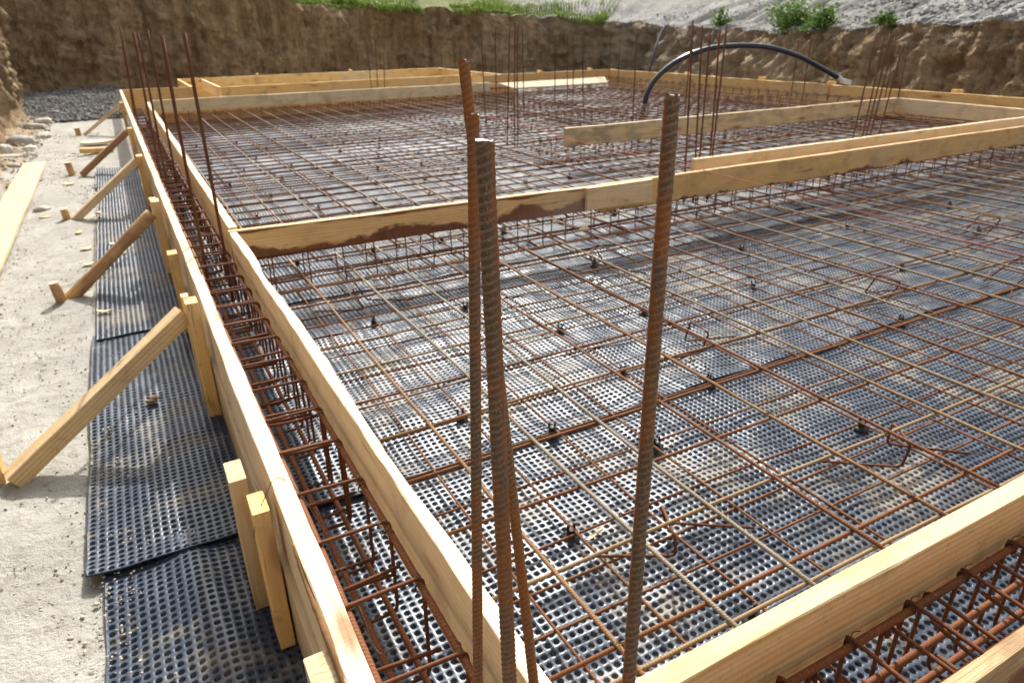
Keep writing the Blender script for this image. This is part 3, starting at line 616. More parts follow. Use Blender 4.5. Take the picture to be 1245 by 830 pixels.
# ------------------------------------------------------------------ upright starter bars
def rib_bar(name, a, b, r, label, group, seed, slope=1.2, pitch=.0086, chip=.0):
    """ribbed bar from b (low) to a (top): real ribs"""
    a, b = Vector(a), Vector(b); L = (a - b).length; n = int(L / .0009); seg = 28
    xs = np.linspace(0, L, n); th = np.arange(seg) * 2 * np.pi / seg
    S, T = np.meshgrid(xs, th, indexing='ij')
    half = np.abs(((T / np.pi) % 1) - .5) * 2            # 1 at the long ribs, 0 in the middle of a flank
    ph = S / pitch + slope * ((T % np.pi) / np.pi) * np.where(T < np.pi, 1, -1)
    w = np.exp(-((((ph + .5) % 1) - .5) / .16) ** 2)
    R = r * (.925 + .10 * w * np.clip(1.15 - half ** 3, 0, 1) + .06 * np.exp(-((1 - half) / .11) ** 2))
    R = R + r * .028 * fbm(S * 160, np.cos(T) * 2, np.sin(T) * 2 + seed, 3, 70)
    tip = np.clip((L - S) / .004, 0, 1); R = R * (.93 + .07 * tip) + 0
    Lx = S + np.where(S > L - .003, .0022 * noise3(np.cos(T) * 2.2, np.sin(T) * 2.2, seed, 9), 0)
    P = np.stack([R * np.cos(T), R * np.sin(T), Lx], -1).reshape(-1, 3)
    cap = [np.arange(seg)[None, ::-1], (np.arange(seg) + (n - 1) * seg)[None]]
    me = mesh_np(name, P, [grid_faces(n, seg, True), cap[0], cap[1]], [M['starter'], M['cut']], True, np.r_[np.zeros((n - 1) * seg), 0, 1])
    me.polygons[len(me.polygons) - 1].use_smooth = False
    at = me.attributes.new('rib', 'FLOAT', 'POINT'); at.data.foreach_set('value', np.ascontiguousarray((w * np.clip(1.15 - half ** 3, 0, 1)).ravel(), np.float32)[:len(me.vertices)])
    at2 = me.attributes.new('seam', 'FLOAT', 'POINT'); at2.data.foreach_set('value', np.ascontiguousarray(np.exp(-((1 - half) / .2) ** 2).ravel(), np.float32)[:len(me.vertices)])
    o = link(name, me); z = (a - b).normalized(); x = Vector((R3.x, R3.y, R3.z)); x = (x - z * x.dot(z)).normalized(); y = z.cross(x)
    m = Matrix((x, y, z)).transposed().to_4x4() @ Matrix.Rotation((0, .5, -.35, -.6, .45)[seed], 4, 'Z'); m.translation = b; o.matrix_world = m
    return tag(o, label, 'rebar', group)
NG = 'thick upright bars in the foreground'
def ext(a, b, z):  # from top a through b down to height z
    a, b = Vector(a), Vector(b); k = (z - a.z) / (b.z - a.z); return a + (b - a) * k
def ray(x, y, d):
    v = R3 * ((x - 622.5) / 838.22) - U3 * ((y - 415) / 838.22) + W3
    return Vector((0, 0, 1)) + v * d
for (pa, pb, lab, sd_, hl) in (
    ((.433, .931, .959), (.386, .665, .066), 'tallest thick rusty bar of the near trio, leaning behind the other two', 1, 1),
    ((.385, .806, .903), (.312, .713, .049), 'slender upright bar at the left of the near trio, top just below the tallest', 2, 1),
    ((.284, .573, .907), (.285, .551, .239), 'thickest-looking bar of the near trio with a bright cut top', 3, 1),
    ((.476, .547, .936), (.404, .462, .262), 'single thick rusty bar standing alone right of the near trio', 4, 1)):
    rib_bar('starter_bar', pa, ext(pa, pb, -.40), .0094 if sd_ == 3 else .0083, lab, NG, sd_)
def thin_bar(top, base, lab, group, r=.0072):
    top, base = Vector(top), Vector(base); L = (top - base).length; n = 12; zs = np.linspace(0, L, n); s = random.random() * 50
    P = np.stack([.006 * noise3(zs * 1.2, s, 0, 3) * zs / L, .006 * noise3(zs * 1.2, s, 4, 3) * zs / L, zs], 1)
    V, F = tube_data(P, r, 8); me = mesh_np('starter_bar', V, F, M['starter_thin'], True); o = link('starter_bar', me)
    z = (top - base).normalized(); m = z.to_track_quat('Z', 'Y').to_matrix().to_4x4(); m.translation = base; o.matrix_world = m; tag(o, lab, 'rebar', group)
LG = 'thin upright bars in the left trench'
thin_bar((.363, 3.96, .999), (.348, 3.95, -.40), 'rightmost thin upright bar of the left trench, by the bark-edged crossboard', LG, .0088)
thin_bar((.262, 3.93, .985), (.236, 3.93, -.40), 'second thin upright bar from the right in the left trench', LG, .0085)
thin_bar((.330, 6.35, 1.025), (.298, 6.3, -.40), 'third thin upright bar from the right in the left trench', LG, .0092)
thin_bar((.235, 6.5, 1.011), (.195, 6.5, -.40), 'fourth thin upright bar from the right in the left trench', LG, .0092)
thin_bar((.262, 6.4, 1.002), (.230, 6.4, -.40), 'upright bar pressed close beside the fourth one in the left trench', LG, .0088)
thin_bar((.280, 12.1, 1.09), (.19, 12.0, -.40), 'farther of the two faint upright bars at the end of the left trench', LG, .0092)
thin_bar((.225, 9.6, 1.06), (.16, 9.6, -.40), 'nearer of the two faint upright bars at the end of the left trench', LG, .0092)
thin_bar((.44, 4.55, .60), (.43, 4.6, -.40), 'short upright bar beside the near end of the far trench board', LG, .006) if False else None
for grp, lab, items in (
    ('upright bars in the middle of the far mats', 'thin upright bar in the cluster behind the near trio, amid the far mats',
     [((4.44, 8.17, 1.018), (4.38, 8.17)), ((4.42, 8.0, 1.043), (4.398, 8.0)), ((4.47, 8.02, 1.03), (4.45, 8.02)), ((5.677, 10.04, .985), (5.70, 10.04)), ((5.30, 10.21, .99), (5.29, 10.21)), ((5.102, 10.3, .972), (5.138, 10.3))]),
    ('upright bars in front of the leaning plank', 'thin upright bar in the cluster in front of the bright leaning plank',
     [((7.18, 11.5, .89), (7.19, 11.5)), ((7.44, 11.5, .89), (7.46, 11.5)), ((7.57, 11.5, .885), (7.59, 11.5)), ((7.84, 11.6, .88), (7.89, 11.6))]),
    ('upright bars by the golden far board', 'thin upright bar in front of the golden knotty far board',
     [((5.09, 15.3, .95), (5.04, 15.3)), ((5.25, 15.3, .55), (5.19, 15.3)), ((4.9, 15.35, .9), (4.93, 15.35))]),
    ('upright bars behind the right half of the crossboard', 'thin upright bar in the cluster crossing the grey stained board under the hose arch',
     [((4.00, 4.423, 1.025), (4.06, 4.42)), ((4.082, 4.409, .982), (4.16, 4.41)), ((4.163, 4.396, .967), (4.18, 4.40)), ((4.242, 4.384, .98), (4.285, 4.38)), ((4.341, 4.413, .993), (4.32, 4.41))]),
    ('upright bars deeper behind the grey board', 'thin upright bar standing just beyond the grey stained board, under the hose arch',
     [((5.485, 7.0, .958), (5.50, 7.0)), ((6.88, 7.62, .948), (6.885, 7.62))]),
    ('upright bars near the right end of the crossboard', 'thin upright bar in the cluster before the knotty closing board at right',
     [((6.185, 4.414, .891), (6.09, 4.41)), ((6.275, 4.399, .874), (6.22, 4.40)), ((6.442, 4.398, .855), (6.31, 4.40)), ((6.572, 4.39, .804), (6.42, 4.39)), ((6.39, 4.42, .88), (6.29, 4.42))]),
    ('upright bars along the right outer wall', 'thin upright bar against the golden right wall below the grey bank',
     [((10.94, 7.226, .753), (10.95, 7.226)), ((10.85, 7.375, .70), (10.83, 7.375)), ((10.8, 9.2, .72), (10.8, 9.2)), ((10.75, 8.9, .80), (10.75, 8.9)), ((10.8, 14.4, .7), (10.8, 14.4)), ((10.6, 14.5, .75), (10.6, 14.5))])):
    for tp, bs in items: thin_bar(tp, (*bs, -.40), lab, grp, .0085 if bs[1] > 7 else .0072)

# ------------------------------------------------------------------ chairs, spacers, wires, string, hose
CP = np.array([(1.92, 1.284, -.416), (2.135, 1.118, -.416), (2.045, 1.058, -.262), (2.125, 1.178, -.262), (2.225, 1.236, -.416), (2.42, 1.049, -.416)])
cc = np.array([2.09, 1.15, -.416])
V, F = tube_data(rounded(CP - cc, .03, 6), .0046, 8); chair_me = mesh_np('bar_chair', V, F, M['rust_stirrup'], True)
ch0 = link('bar_chair', chair_me); ch0.location = cc
tag(ch0, 'bent rusty support bar under the mat above the wide sunlit board', 'bar chair', 'bent bars holding up the upper mat')
for (x, y, rz, lab) in ((1.11, 1.19, .15, 'bent support bar just right of the lone thick bar, close to the camera'), (3.45, 2.15, .5, 'bent support bar in the middle of the right-hand mats'),
                        (2.12, 2.17, .45, 'bent support bar right of the lone thick bar, second row back'), (.92, 3.55, .25, 'bent support bar left, in front of the bark-edged crossboard'),
                        (5.2, 2.6, .6, 'bent support bar far right on the near mats'), (2.4, 3.4, -.3, 'bent support bar close under the long crossboard'),
                        (4.3, 1.9, 1.1, 'bent support bar near the right edge of the photo')):
    c = ch0.copy(); COL.objects.link(c); c.location = (x, y, -.416); c.rotation_euler.z = rz; c['label'] = lab
sp0 = empty('rebar_spacer', (.962, 1.42, MEMB)); tag(sp0, 'black spacer beside the wood splinter, nearest the upright bars', 'spacer', 'black spacers under the mats')
prof = [(.024, 0), (.024, .003), (.013, .005), (.0105, .012), (.0115, .026), (.012, .030)]
th = np.arange(12) * 2 * np.pi / 12
V = np.array([[r * np.cos(a), r * np.sin(a), z] for r, z in prof for a in th]); F = [grid_faces(len(prof), 12, True), np.arange(12)[None, ::-1], (np.arange(12) + 12 * (len(prof) - 1))[None]]
link('pedestal', mesh_np('pedestal', V, F, M['spacer'], True), sp0)
mb = MB()
for s in (-1, 1):
    P = np.array([(s * .009, 0, .028), (s * .010, 0, .038), (s * .007, 0, .045)]); mb.add(*tube_data(P, .0036, 6))
link('cradle', mb.build('cradle', M['spacer']), sp0)
sp0.scale = (1.25, 1.25, 1.15)
spots = [(1.51, 1.673, ''), (2.295, 1.387, 'black spacer next to the bent support bar over the wide sunlit board'), (1.773, 2.764, ''), (1.482, 3.296, ''), (.964, 3.346, ''), (3.106, 2.722, ''), (2.30, 2.737, ''), (1.755, 2.206, ''), (.955, 2.223, 'black spacer just left of the near trio, low in the mats'),
         (1.22, 1.95, ''), (2.03, 1.95, ''), (3.36, 1.95, ''), (4.15, 2.48, ''), (2.55, 3.57, ''), (3.6, 3.3, ''), (4.7, 3.3, ''), (5.45, 2.75, ''), (6.0, 3.3, ''), (3.9, 1.4, ''), (4.9, 1.95, ''), (1.2, .9, '')]
spots += [(.85 + .525 * i + (j % 2) * .26, 4.6 + .75 * j, 'f') for i in range(12) for j in range(9)]
for (x, y, l) in spots:
    c = sp0.copy(); COL.objects.link(c); c.location = (x, y, MEMB + (.0 if y < 1.95 else .008)); c.rotation_euler.z = random.random() * 3
    c['label'] = 'small black plastic spacer under the far mats behind the long crossboard' if l == 'f' else (l or 'small black plastic spacer under the near mats')
    if l == 'f': c['group'] = 'black spacers under the far mats'
    for ch in sp0.children:
        k = ch.copy(); COL.objects.link(k); k.parent = c
def wire(name, P, r, mat, label, cat, n=8, group=None):
    V, F = tube_data(catmull(P, n), r, 6); return tag(link(name, mesh_np(name, V, F, M[mat], True)), label, cat, group)
wire('loose_wire', [(.070, 1.43, -.085), (.085, 1.45, -.045), (.115, 1.47, -.012), (.15, 1.50, .012), (.19, 1.47, -.02), (.225, 1.38, -.10), (.25, 1.30, -.15)], .0009, 'wire', 'thin rusty wire curling over the pale outer board beside the wire-topped post', 'wire')
wire('loose_wire', [(.215, 1.27, -.10), (.245, 1.22, -.13), (.29, 1.21, -.10), (.33, 1.27, -.08), (.345, 1.36, -.06), (.335, 1.33, -.03)], .0009, 'wire', 'looped thin wire hanging in the left trench cage', 'wire')
wire('loose_wire', [(.205, 1.25, -.09), (.215, 1.15, -.16), (.225, 1.12, -.10), (.23, 1.02, -.14), (.26, .98, -.10)], .0009, 'wire', 'kinked loose wire against the inside of the near outer board', 'wire')
wire('marking_string', [(4.26, 9.6, -.06), (4.18, 7.316, -.05), (3.93, 6.0, -.035), (3.72, 3.86, .012), (3.97, 2.45, -.10), (3.97, 1.75, -.12), (4.0, .6, -.10)], .0024, 'string', 'red marking string stretched over the long crossboard and the mats', 'string')
hp = [(7.75, 9.64, -.43), (7.78, 9.63, -.3), (7.83, 9.61, -.02), (7.98, 9.55, .22), (8.29, 9.43, .46), (8.73, 9.26, .62), (9.26, 9.06, .66), (9.74, 8.88, .62), (10.23, 8.69, .48), (10.68, 8.52, .27), (10.98, 8.40, .115)]
hose = empty('hose', hp[0]); tag(hose, 'thick blue-black hose arching over the far right boards', 'hose'); iv = Matrix.Translation(-Vector(hp[0]))
V, F = tube_data(catmull(hp, 8), .042, 14); link('hose_body', mesh_np('hose_body', V, F, M['hose'], True), hose, iv)
V, F = tube_data(np.array([(10.96, 8.405, .125), (11.05, 8.37, .07), (11.2, 8.32, .035)]), [.046, .042, .038], 12); link('end_fitting', mesh_np('end_fitting', V, F, M['fitting'], True), hose, iv)
P = [(14.9, 17.6, 1.0), (14.6, 17.5, .75), (14.2, 17.2, .35), (13.9, 17.0, -.1), (13.85, 17.0, -.45)]
wire('cable', P, .025, 'hose', 'thin grey-blue cable hanging down the far bank', 'cable')

# ------------------------------------------------------------------ loose bits on the ground
def flake(name, x, y, z, L, w, t_, rz, label, cat, group=None, curl=0.0, mat='chip'):
    n = 7; xs = np.linspace(-.5, .5, n); V = []
    for s in xs:
        ww = w * (1 - abs(s * 2) ** 3 * .7) / 2; zz = curl * (s * 2) ** 2
        V += [(s * L, -ww, zz), (s * L, ww, zz), (s * L, ww * .9, zz + t_), (s * L, -ww * .9, zz + t_)]
    F = [grid_faces(n, 4, True)[:, ::-1], np.arange(4)[None], (np.arange(4) + 4 * (n - 1))[None, ::-1]]
    o = link(name, mesh_np(name, V, F, M[mat], False)); o.location = (x, y, z); o.rotation_euler = (random.uniform(-.08, .08), random.uniform(-.08, .08), rz); return tag(o, label, cat, group)
flake('wood_splinter', 1.03, 1.385, MEMB + .008, .085, .013, .004, .35, 'pale wood splinter lying on the membrane next to a black spacer', 'splinter')
flake('wood_chip', -.30, 4.31, MEMB + .018, .09, .032, .003, -.3, 'curled pale shaving on the membrane edge, below the log brace', 'wood chip', curl=.012)
flake('wood_chip', 2.56, 3.72, ZU + .008, .10, .05, .012, .5, 'small pale block lying on the mat below the crossboard joint', 'wood chip')
for (x, y, L, w, rz) in ((-.40, 5.45, .07, .05, .3), (-.33, 5.35, .06, .05, 1.), (-.42, 5.9, .09, .06, .8), (-.48, 6.45, .10, .045, 1.3), (-.20, 5.55, .09, .06, .2), (-.24, 5.85, .07, .04, 2.), (-.36, 6.9, .10, .06, .2),
                         (-.34, 7.05, .07, .05, 1.2), (-.62, 8.8, .11, .06, .1), (-.10, 6.0, .13, .03, 0.), (-.75, 7.2, .10, .06, .7)):
    flake('wood_chip', x, y, (MEMB if x > -.35 else GZ) + .012, L, w, .006, rz, 'small pale wood chip scattered on the sand and membrane between the braces', 'wood chip', 'wood chips between the braces', curl=.006)
flake('offcut', -.36, 11.9, GZ + .03, .42, .22, .03, .2, 'bright offcut slab lying by the reddish brace', 'offcut', mat='pine_cream')
flake('offcut', -.36, 11.1, GZ + .01, .40, .12, .06, .05, 'short tan offcut lying just in front of the bright offcut slab', 'offcut', mat='pine_gold')
def rock(name, loc, s, seed, mat, label=None, cat='stone', group=None, sub=3, amp=.22):
    import bmesh
    bm = bmesh.new(); bmesh.ops.create_icosphere(bm, subdivisions=sub, radius=1); me = bpy.data.meshes.new(name)
    co = np.array([v.co[:] for v in bm.verts]); d = 1 + amp * fbm(co[:, 0] * 1.1 + seed, co[:, 1] * 1.1, co[:, 2] * 1.1, 3, seed)
    co = co * d[:, None] * np.array(s)
    for v, c in zip(bm.verts, co): v.co = c
    for f in bm.faces: f.smooth = True
    bm.to_mesh(me); bm.free(); me.materials.append(M[mat]); o = link(name, me); o.location = loc; o.rotation_euler.z = seed * 1.1
    return tag(o, label, cat, group) if label else o
for k, (x, y, s, lab) in enumerate(((-1.35, 12.6, (.17, .12, .09), 'largest pale rounded stone by the left bank'), (-1.10, 13.5, (.15, .11, .05), 'dark flat-bottomed stone at the foot of the left bank'), (-1.47, 11.7, (.12, .11, .10), 'grey round stone at the left edge beside the pale stone'),
        (-1.40, 11.2, (.16, .09, .045), 'flat pale stone below the grey round one'), (-1.52, 12.7, (.13, .10, .08), 'stone half hidden behind the largest pale one'), (-1.27, 10.5, (.12, .05, .03), 'long whitish sliver of stone near the end of the flat plank'),
        (-1.30, 14.6, (.20, .14, .08), 'pale stone at the bend of the left bank'), (-1.22, 15.6, (.22, .13, .07), 'farthest pale stone before the dark gravel'), (-.80, 7.6, (.07, .06, .03), 'small grey stone beside the flat plank'), (-1.2, 12.0, (.09, .08, .04), 'small stone right of the largest pale stone'))):
    rock('stone', (x, y, GZ + s[2] * .45), s, k + 3, 'stone', lab, group='stones along the left bank')
rock('soil_clod', (-.128, 3.03, MEMB + .02), (.030, .018, .010), 31, 'clod', 'brown clod of soil lying on the membrane beside the big brace', 'clod', amp=.5)

# ------------------------------------------------------------------ terrain
def axis(lo, hi, cuts):
    out = [lo]
    for a, b, st in cuts: out += list(np.arange(a, b, st))
    return np.array(sorted(set(out + [hi])))
gx = axis(-80, 90, [(-70, -3, 8), (-3, -1.2, .1), (-1.2, -.1, .03), (-.1, 13, .5), (13, 80, 8)]); gy = axis(-40, 110, [(-35, 0, 5), (0, 1.2, .2), (1.2, 6, .03), (6, 16, .08), (16, 24, .3), (24, 100, 8)])
X, Y = np.meshgrid(gx, gy, indexing='ij'); xf, yf = X.ravel(), Y.ravel()
zz = GZ + .016 * fbm(xf * 1.9, yf * 1.9, 0, 4, 5) + .0045 * fbm(xf * 14, yf * 14, 0, 3, 6)
zz = GZ + (zz - GZ) * np.clip((-.36 - xf) / .18, .15, 1); zz = np.where((xf > -.37) & (yf < 9.9), zz - .008, zz); zz = np.where((xf > -.28) & (yf < 9.5), GZ - .02, zz); zz += .05 * np.clip((-1.1 - xf) / .5, 0, 1) * (1 + fbm(xf * 5, yf * 5, 0, 3, 8)) * (np.abs(xf) < 4)
for k in range(26):     # boot prints
    fx, fy, fa = random.uniform(-1.15, -.45), random.uniform(1.7, 8.5), random.gauss(0, .35)
    dx, dy = xf - fx, yf - fy; lx = dx * math.cos(fa) + dy * math.sin(fa); ly = -dx * math.sin(fa) + dy * math.cos(fa)
    r2 = (lx / .048) ** 2 + (ly / .13) ** 2; zz = zz - .010 * np.exp(-r2 ** 2) + .005 * np.exp(-((np.sqrt(r2) - 1.35) / .25) ** 2)
for (fx, fy) in ((-.562, 4.66), (-.61, 2.62), (-.60, 6.95), (-.62, 9.45)): zz -= .022 * np.exp(-((xf - fx) ** 2 + (yf - fy) ** 2) / .0030) - .014 * np.exp(-((xf - fx - .02) ** 2 + (yf - fy - .04) ** 2) / .012)
g = link('ground', mesh_np('ground', np.column_stack([xf, yf, zz]), [grid_faces(len(gx), len(gy))], M['sand'], True)); g['kind'] = 'structure'
def chaikin(P, n=3):
    P = np.array(P, float)
    for _ in range(n):
        Q = np.empty((2 * len(P) - 2, P.shape[1])); Q[0::2] = .75 * P[:-1] + .25 * P[1:]; Q[1::2] = .25 * P[:-1] + .75 * P[1:]; P = np.vstack([P[:1], Q, P[-1:]])
    return P
# plan of the bank's foot with the height of its lip (x, y, z_lip)
poly = chaikin([(-1.75, -8, 2.6), (-1.75, 6, 2.6), (-1.62, 12, 2.6), (-1.80, 17, 2.7), (-2.0, 21.4, 2.8), (.2, 22.4, 2.75), (3.2, 22.5, 2.4), (5.0, 22.5, 1.66), (9.0, 22.3, 1.60), (12.2, 21.6, 1.40), (15.0, 19.9, 1.05), (14.2, 16.0, .85), (13.0, 12.5, .80), (12.3, 9.0, .92), (12.1, 6.0, 1.02), (12.0, 2, 1.1), (12, -8, 1.1)])
st = resample(poly, .07); d = np.gradient(st[:, :2], axis=0); d /= np.linalg.norm(d, axis=1)[:, None]; nrm = np.column_stack([-d[:, 1], d[:, 0]])
for _ in range(30): nrm[1:-1] = (nrm[:-2] + nrm[1:-1] + nrm[2:]) / 3
nrm /= np.linalg.norm(nrm, axis=1)[:, None]
arc = np.arange(len(st)) * .07
rightness = np.clip((st[:, 0] - 9) / 4, 0, 1)
BT = np.linspace(0, 1, 60)
def bank_pt(i, t):
    """i station index array, t 0..1 up the face"""
    lip = st[i, 2]; z = -.55 + (lip + .55) * t
    run = .28 + .40 * rightness[i]
    u = run * (t ** 1.15) - .25 * np.clip(.14 - t, 0, 1) / .14 * .9
    s = arc[i]
    rg = rightness[i]; a = (.22 - .15 * rg) * fbm(s * .8, z * .9, 0, 3, 40) + (.16 - .09 * rg) * noise3(s * 3.2, z * .5, 0, 44) + .11 * fbm(s * 4.2, z * 3.4, 0, 4, 47) + .10 * np.abs(noise3(s * 3.6, z * .30, 0, 46)) + .05 * np.abs(noise3(s * 8.5, z * .45, 0, 48)) + (.11 - .10 * rg) * np.abs(noise3(s * 1.5, z * 1.7, 3, 50)) + .05 * fbm(s * 11, z * 11, 0, 3, 57) + .07 * rg * fbm(s * 7, z * 1.2, 0, 3, 58) - (.14 - .08 * rg) * np.abs(noise3(s * 2.7, z * .8, 8, 52)) + .06 * rg * np.sin(z * 9 + fbm(s, z, 0, 3, 59) * 4)
    u = u + a * np.clip(t * 6, .3, 1)
    z = z + .05 * fbm(s * 2.2, t * 3, 5, 3, 60) + np.where(t > .9, .05 * fbm(s * 3, 0, 9, 3, 62), 0)
    return np.column_stack([st[i, 0] + nrm[i, 0] * u, st[i, 1] + nrm[i, 1] * u, z])
ii = np.repeat(np.arange(len(st)), len(BT)); V = bank_pt(ii, np.tile(BT, len(st)))
o = link('excavation_bank_ground', mesh_np('excavation_bank_ground', V, [grid_faces(len(st), len(BT))[:, ::-1]], M['bank'], True)); o['kind'] = 'structure'
UT = np.r_[0, .08, .2, .4, .7, 1.1, 1.6, 2.2, 3, 4, 6, 9, 14, 22, 40]
def upper_pt(i, u):
    L = bank_pt(i, np.ones(len(i))); grav = np.clip((st[i, 0] - 12.5) / 2.5, 0, 1) * (u > 0)
    rise = np.where(u < .5, u * .10, .05 + (u - .5) * (.12 + .20 * rightness[i]))
    z = L[:, 2] + rise + np.clip(u, 0, .6) * .12 * fbm(arc[i] * 1.3, u * 2, 0, 4, 80)
    return np.column_stack([L[:, 0] + nrm[i, 0] * u, L[:, 1] + nrm[i, 1] * u, z])
def upper(name, i0, i1, mat):
    idx = np.arange(i0, i1); ii = np.repeat(idx, len(UT)); V = upper_pt(ii, np.tile(UT, len(idx)))
    o = link(name, mesh_np(name, V, [grid_faces(len(idx), len(UT))[:, ::-1]], mat, True)); o['kind'] = 'structure'; return o
iA = int(np.argmax((st[:, 0] > 4.0) & (st[:, 1] > 20))); iB = int(np.argmax((st[:, 0] > 13.6) & (st[:, 1] > 18)))
upper('upper_earth_ground', 0, iA + 1, M['bank']); upper('grass_verge_ground', iA, iB + 1, M['verge_mix']); upper('gravel_slope_terrain', iB, len(st), M['gravel_slope'])

# grass along the lip
def blades(n, pts, h0, h1, w):
    b = RNG.random(n) * 2 * np.pi; h = RNG.uniform(h0, h1, n); lean = RNG.normal(0, .35, (n, 2)); side = np.column_stack([np.cos(b), np.sin(b), 0 * b]) * w
    k1 = np.column_stack([lean * .25, np.full(n, .55)]) * h[:, None]; k2 = np.column_stack([lean * .9, np.full(n, .95 - .2 * 1)]) * h[:, None]
    V = np.stack([pts - side, pts + side, pts + k1 + side * .8, pts + k1 - side * .8, pts + k2], 1).reshape(-1, 3)
    o = np.arange(n)[:, None] * 5
    return V, [o + np.array([[0, 1, 2, 3]]), o + np.array([[3, 2, 4]])]
ng = 17000; i = RNG.integers(iA - 8, iB + 12, ng); u = np.abs(RNG.normal(0, .9, ng)) - .10 - .28 * np.clip(noise3(arc[i] * 1.1, 3, 0, 93), 0, 1) + .5 * np.clip(noise3(arc[i] * .7, 8, 0, 95) - .1, 0, 1)
keep = noise3(arc[i] * .9, u * 1.5, 0, 90) > -.5; i, u = i[keep], u[keep]
pts = upper_pt(i, np.clip(u, 0, 9)); pts[:, :2] += nrm[i] * np.clip(u, -1, 0)[:, None]; pts[:, 2] -= .02 + np.clip(-u, 0, 1) * .5
hk = .55 + .9 * np.clip(noise3(arc[i] * 1.6, u * 2, 0, 97) + .4, 0, 1.2); V, F = blades(len(pts), pts, .08 * hk, .30 * hk, .014); tag(link('grass', mesh_np('grass', V, F, M['grass'], False)), kind='stuff')
# pebbles
import bmesh
def ico(sub):
    bm = bmesh.new(); bmesh.ops.create_icosphere(bm, subdivisions=sub, radius=1); bm.verts.ensure_lookup_table()
    v = np.array([q.co[:] for q in bm.verts]); f = np.array([[q.index for q in fc.verts] for fc in bm.faces]); bm.free(); return v, f
IV, IF = ico(1)
def pebbles(name, pts, size, mat, kind='stuff'):
    n = len(pts); s = size[:, None] * np.column_stack([RNG.uniform(.7, 1.3, n), RNG.uniform(.7, 1.3, n), RNG.uniform(.4, .8, n)])
    a = RNG.random(n) * 6.28; ca, sa = np.cos(a), np.sin(a)
    v = IV[None] * (1 + RNG.normal(0, .10, (n, len(IV), 1))) * s[:, None]
    x = v[..., 0] * ca[:, None] - v[..., 1] * sa[:, None]; y = v[..., 0] * sa[:, None] + v[..., 1] * ca[:, None]
    V = np.stack([x, y, v[..., 2]], -1) + pts[:, None]; F = (IF[None] + (np.arange(n) * len(IV))[:, None, None]).reshape(-1, 3)
    return tag(link(name, mesh_np(name, V.reshape(-1, 3), [F], mat, True)), kind=kind)
n = 17000; i = RNG.integers(iB - 18, len(st) - 90, n); u = RNG.uniform(0, 1, n) ** 1.6 * 6; pebbles('gravel', upper_pt(i, u), RNG.uniform(.014, .038, n) * (1 + .8 * (RNG.random(n) > .93)) * (.6 + .8 * np.clip((14 - st[i, 1]) / 5, 0, 1)), M['pebble_pale'])
n = 9000; x = RNG.uniform(-1.9, .15, n); y = 15.6 + RNG.random(n) ** 1.2 * 6.4; pebbles('gravel', np.column_stack([x, y, GZ + .02 + .045 * np.clip(y - 15.8, 0, 4) + RNG.normal(0, .012, n)]), RNG.uniform(.010, .030, n) * (1 + 1.2 * (RNG.random(n) > .96)), M['pebble_dark'])
gxs, gys = np.linspace(-2.2, .12, 30), np.linspace(15.5, 22.3, 60); X, Y = np.meshgrid(gxs, gys, indexing='ij')
o = link('gravel_bed_ground', mesh_np('gravel_bed_ground', np.column_stack([X.ravel(), Y.ravel(), GZ - .012 + .045 * np.clip(Y.ravel() - 15.8, -.4, 4) + .03 * fbm(X.ravel() * 3, Y.ravel() * 3, 0, 3, 77)]), [grid_faces(30, 60)], M['gravel_ground'], True)); o['kind'] = 'structure'
n = 4200; x = RNG.uniform(-1.35, -.33, n); y = 1.6 + RNG.random(n) ** 1.5 * 12; z = np.interp(0, [0, 1], [GZ, GZ]) + .004
pebbles('gravel', np.column_stack([x, y, np.full(n, z) - .001]), RNG.uniform(.0012, .0055, n) * (1 + .7 * (RNG.random(n) > .96)) * (1 + .10 * (y - 2)), M['pebble_sand'])
n = 1500; x = -.33 + np.abs(RNG.normal(0, .07, n)); y = RNG.uniform(1.2, 9, n); x = np.where(noise3(y * 2.2, 0, 0, 70) > -.1, x, -.36)
pebbles('gravel', np.column_stack([x, y, np.full(n, MEMB + .004)]), RNG.uniform(.0014, .0048, n) * (1 + .08 * (y - 1.5)), M['pebble_sand'])
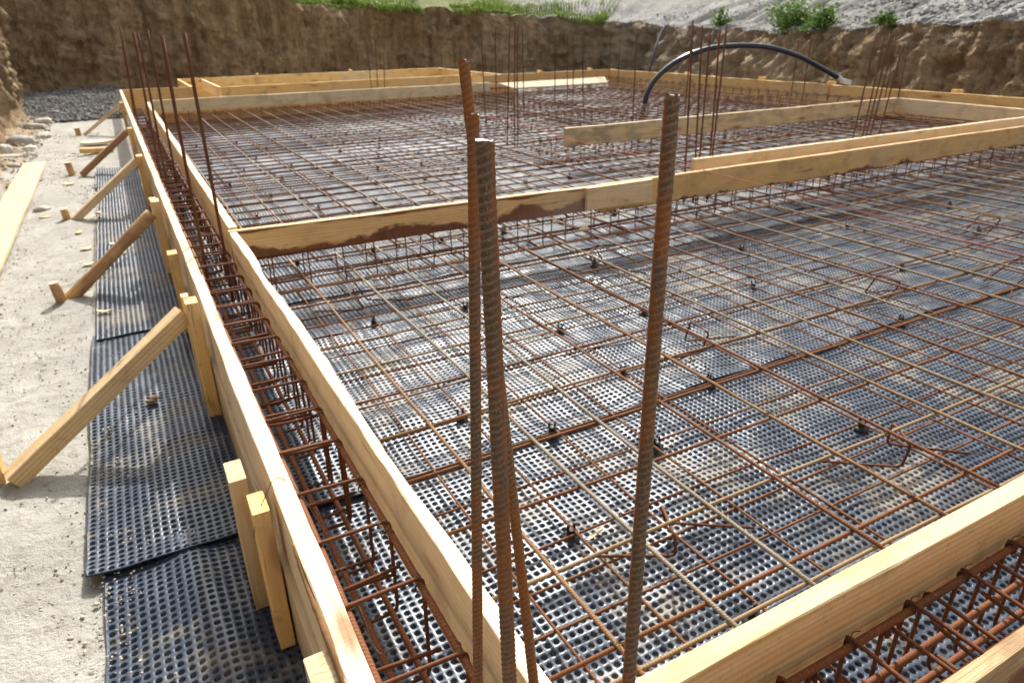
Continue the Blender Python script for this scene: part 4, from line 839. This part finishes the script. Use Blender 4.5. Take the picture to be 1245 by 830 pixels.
n = 500; x = RNG.uniform(-1.75, -1.05, n); y = RNG.uniform(8, 17, n); pebbles('gravel', np.column_stack([x, y, GZ + .03 + .10 * np.clip(-1.2 - x, 0, 1)]), RNG.uniform(.008, .03, n), M['pebble_sand'])
# weeds on the right bank
def weed(ic, uc, R, H, n, label, hang=.0):
    c = upper_pt(np.array([ic]), np.array([uc]))[0]; root = empty('weed_plant', c); tag(root, label, 'plant', 'leafy weeds along the bank lip')
    sm = MB(); V = []; ns = 26; rng = np.random.default_rng(ic)
    tips = []
    for k in range(ns):
        a = rng.random() * 6.28; rr = R * math.sqrt(rng.random()); hh = H * (1 - .6 * (rr / R) ** 2) * rng.uniform(.6, 1.05)
        tip = np.array([rr * math.cos(a), rr * math.sin(a), hh - hang * rr]); P = catmull([(0 + rr * .3 * math.cos(a), rr * .3 * math.sin(a), -.05), tip * .55 + np.array([0, 0, .05]), tip], 4); sm.add(*tube_data(P, .008, 4)); tips.append((P, tip))
    per = n // ns; L = []; F4 = []; F3 = []
    for P, tip in tips:
        for _ in range(per):
            p = P[rng.integers(2, len(P))] + rng.normal(0, R * .11, 3); s = rng.uniform(.035, .085); q = rng.normal(0, 1, 3); q[2] = abs(q[2]) * .4 - .25; q /= np.linalg.norm(q); w = np.cross(q, rng.normal(0, 1, 3)); w /= np.linalg.norm(w)
            b = len(L); L += [p, p + q * s * .5 + w * s * .36, p + q * s, p + q * s * .5 - w * s * .36]; F4.append([b, b + 1, b + 2, b + 3])
    link('foliage', mesh_np('foliage', np.array(L), [np.array(F4)], M['weed'], False), root); link('stem', sm.build('stem', M['stem']), root)
def station(x, y): return int(np.argmin((st[:, 0] - x) ** 2 + (st[:, 1] - y) ** 2))
weed(station(12.9, 12.3), .10, .72, .85, 2300, 'largest bushy green weed on the lip of the right bank, above the hose')
weed(station(12.6, 11.2), .05, .46, .55, 1200, 'smaller green weed hanging right beside the largest one', .3)
weed(station(14.1, 15.8), .1, .34, .55, 600, 'small green weed left of the hose arch, at the lip of the bank')
weed(station(12.35, 9.4), .0, .28, .25, 500, 'low dark weed hanging over the bank below the gravel', .6)
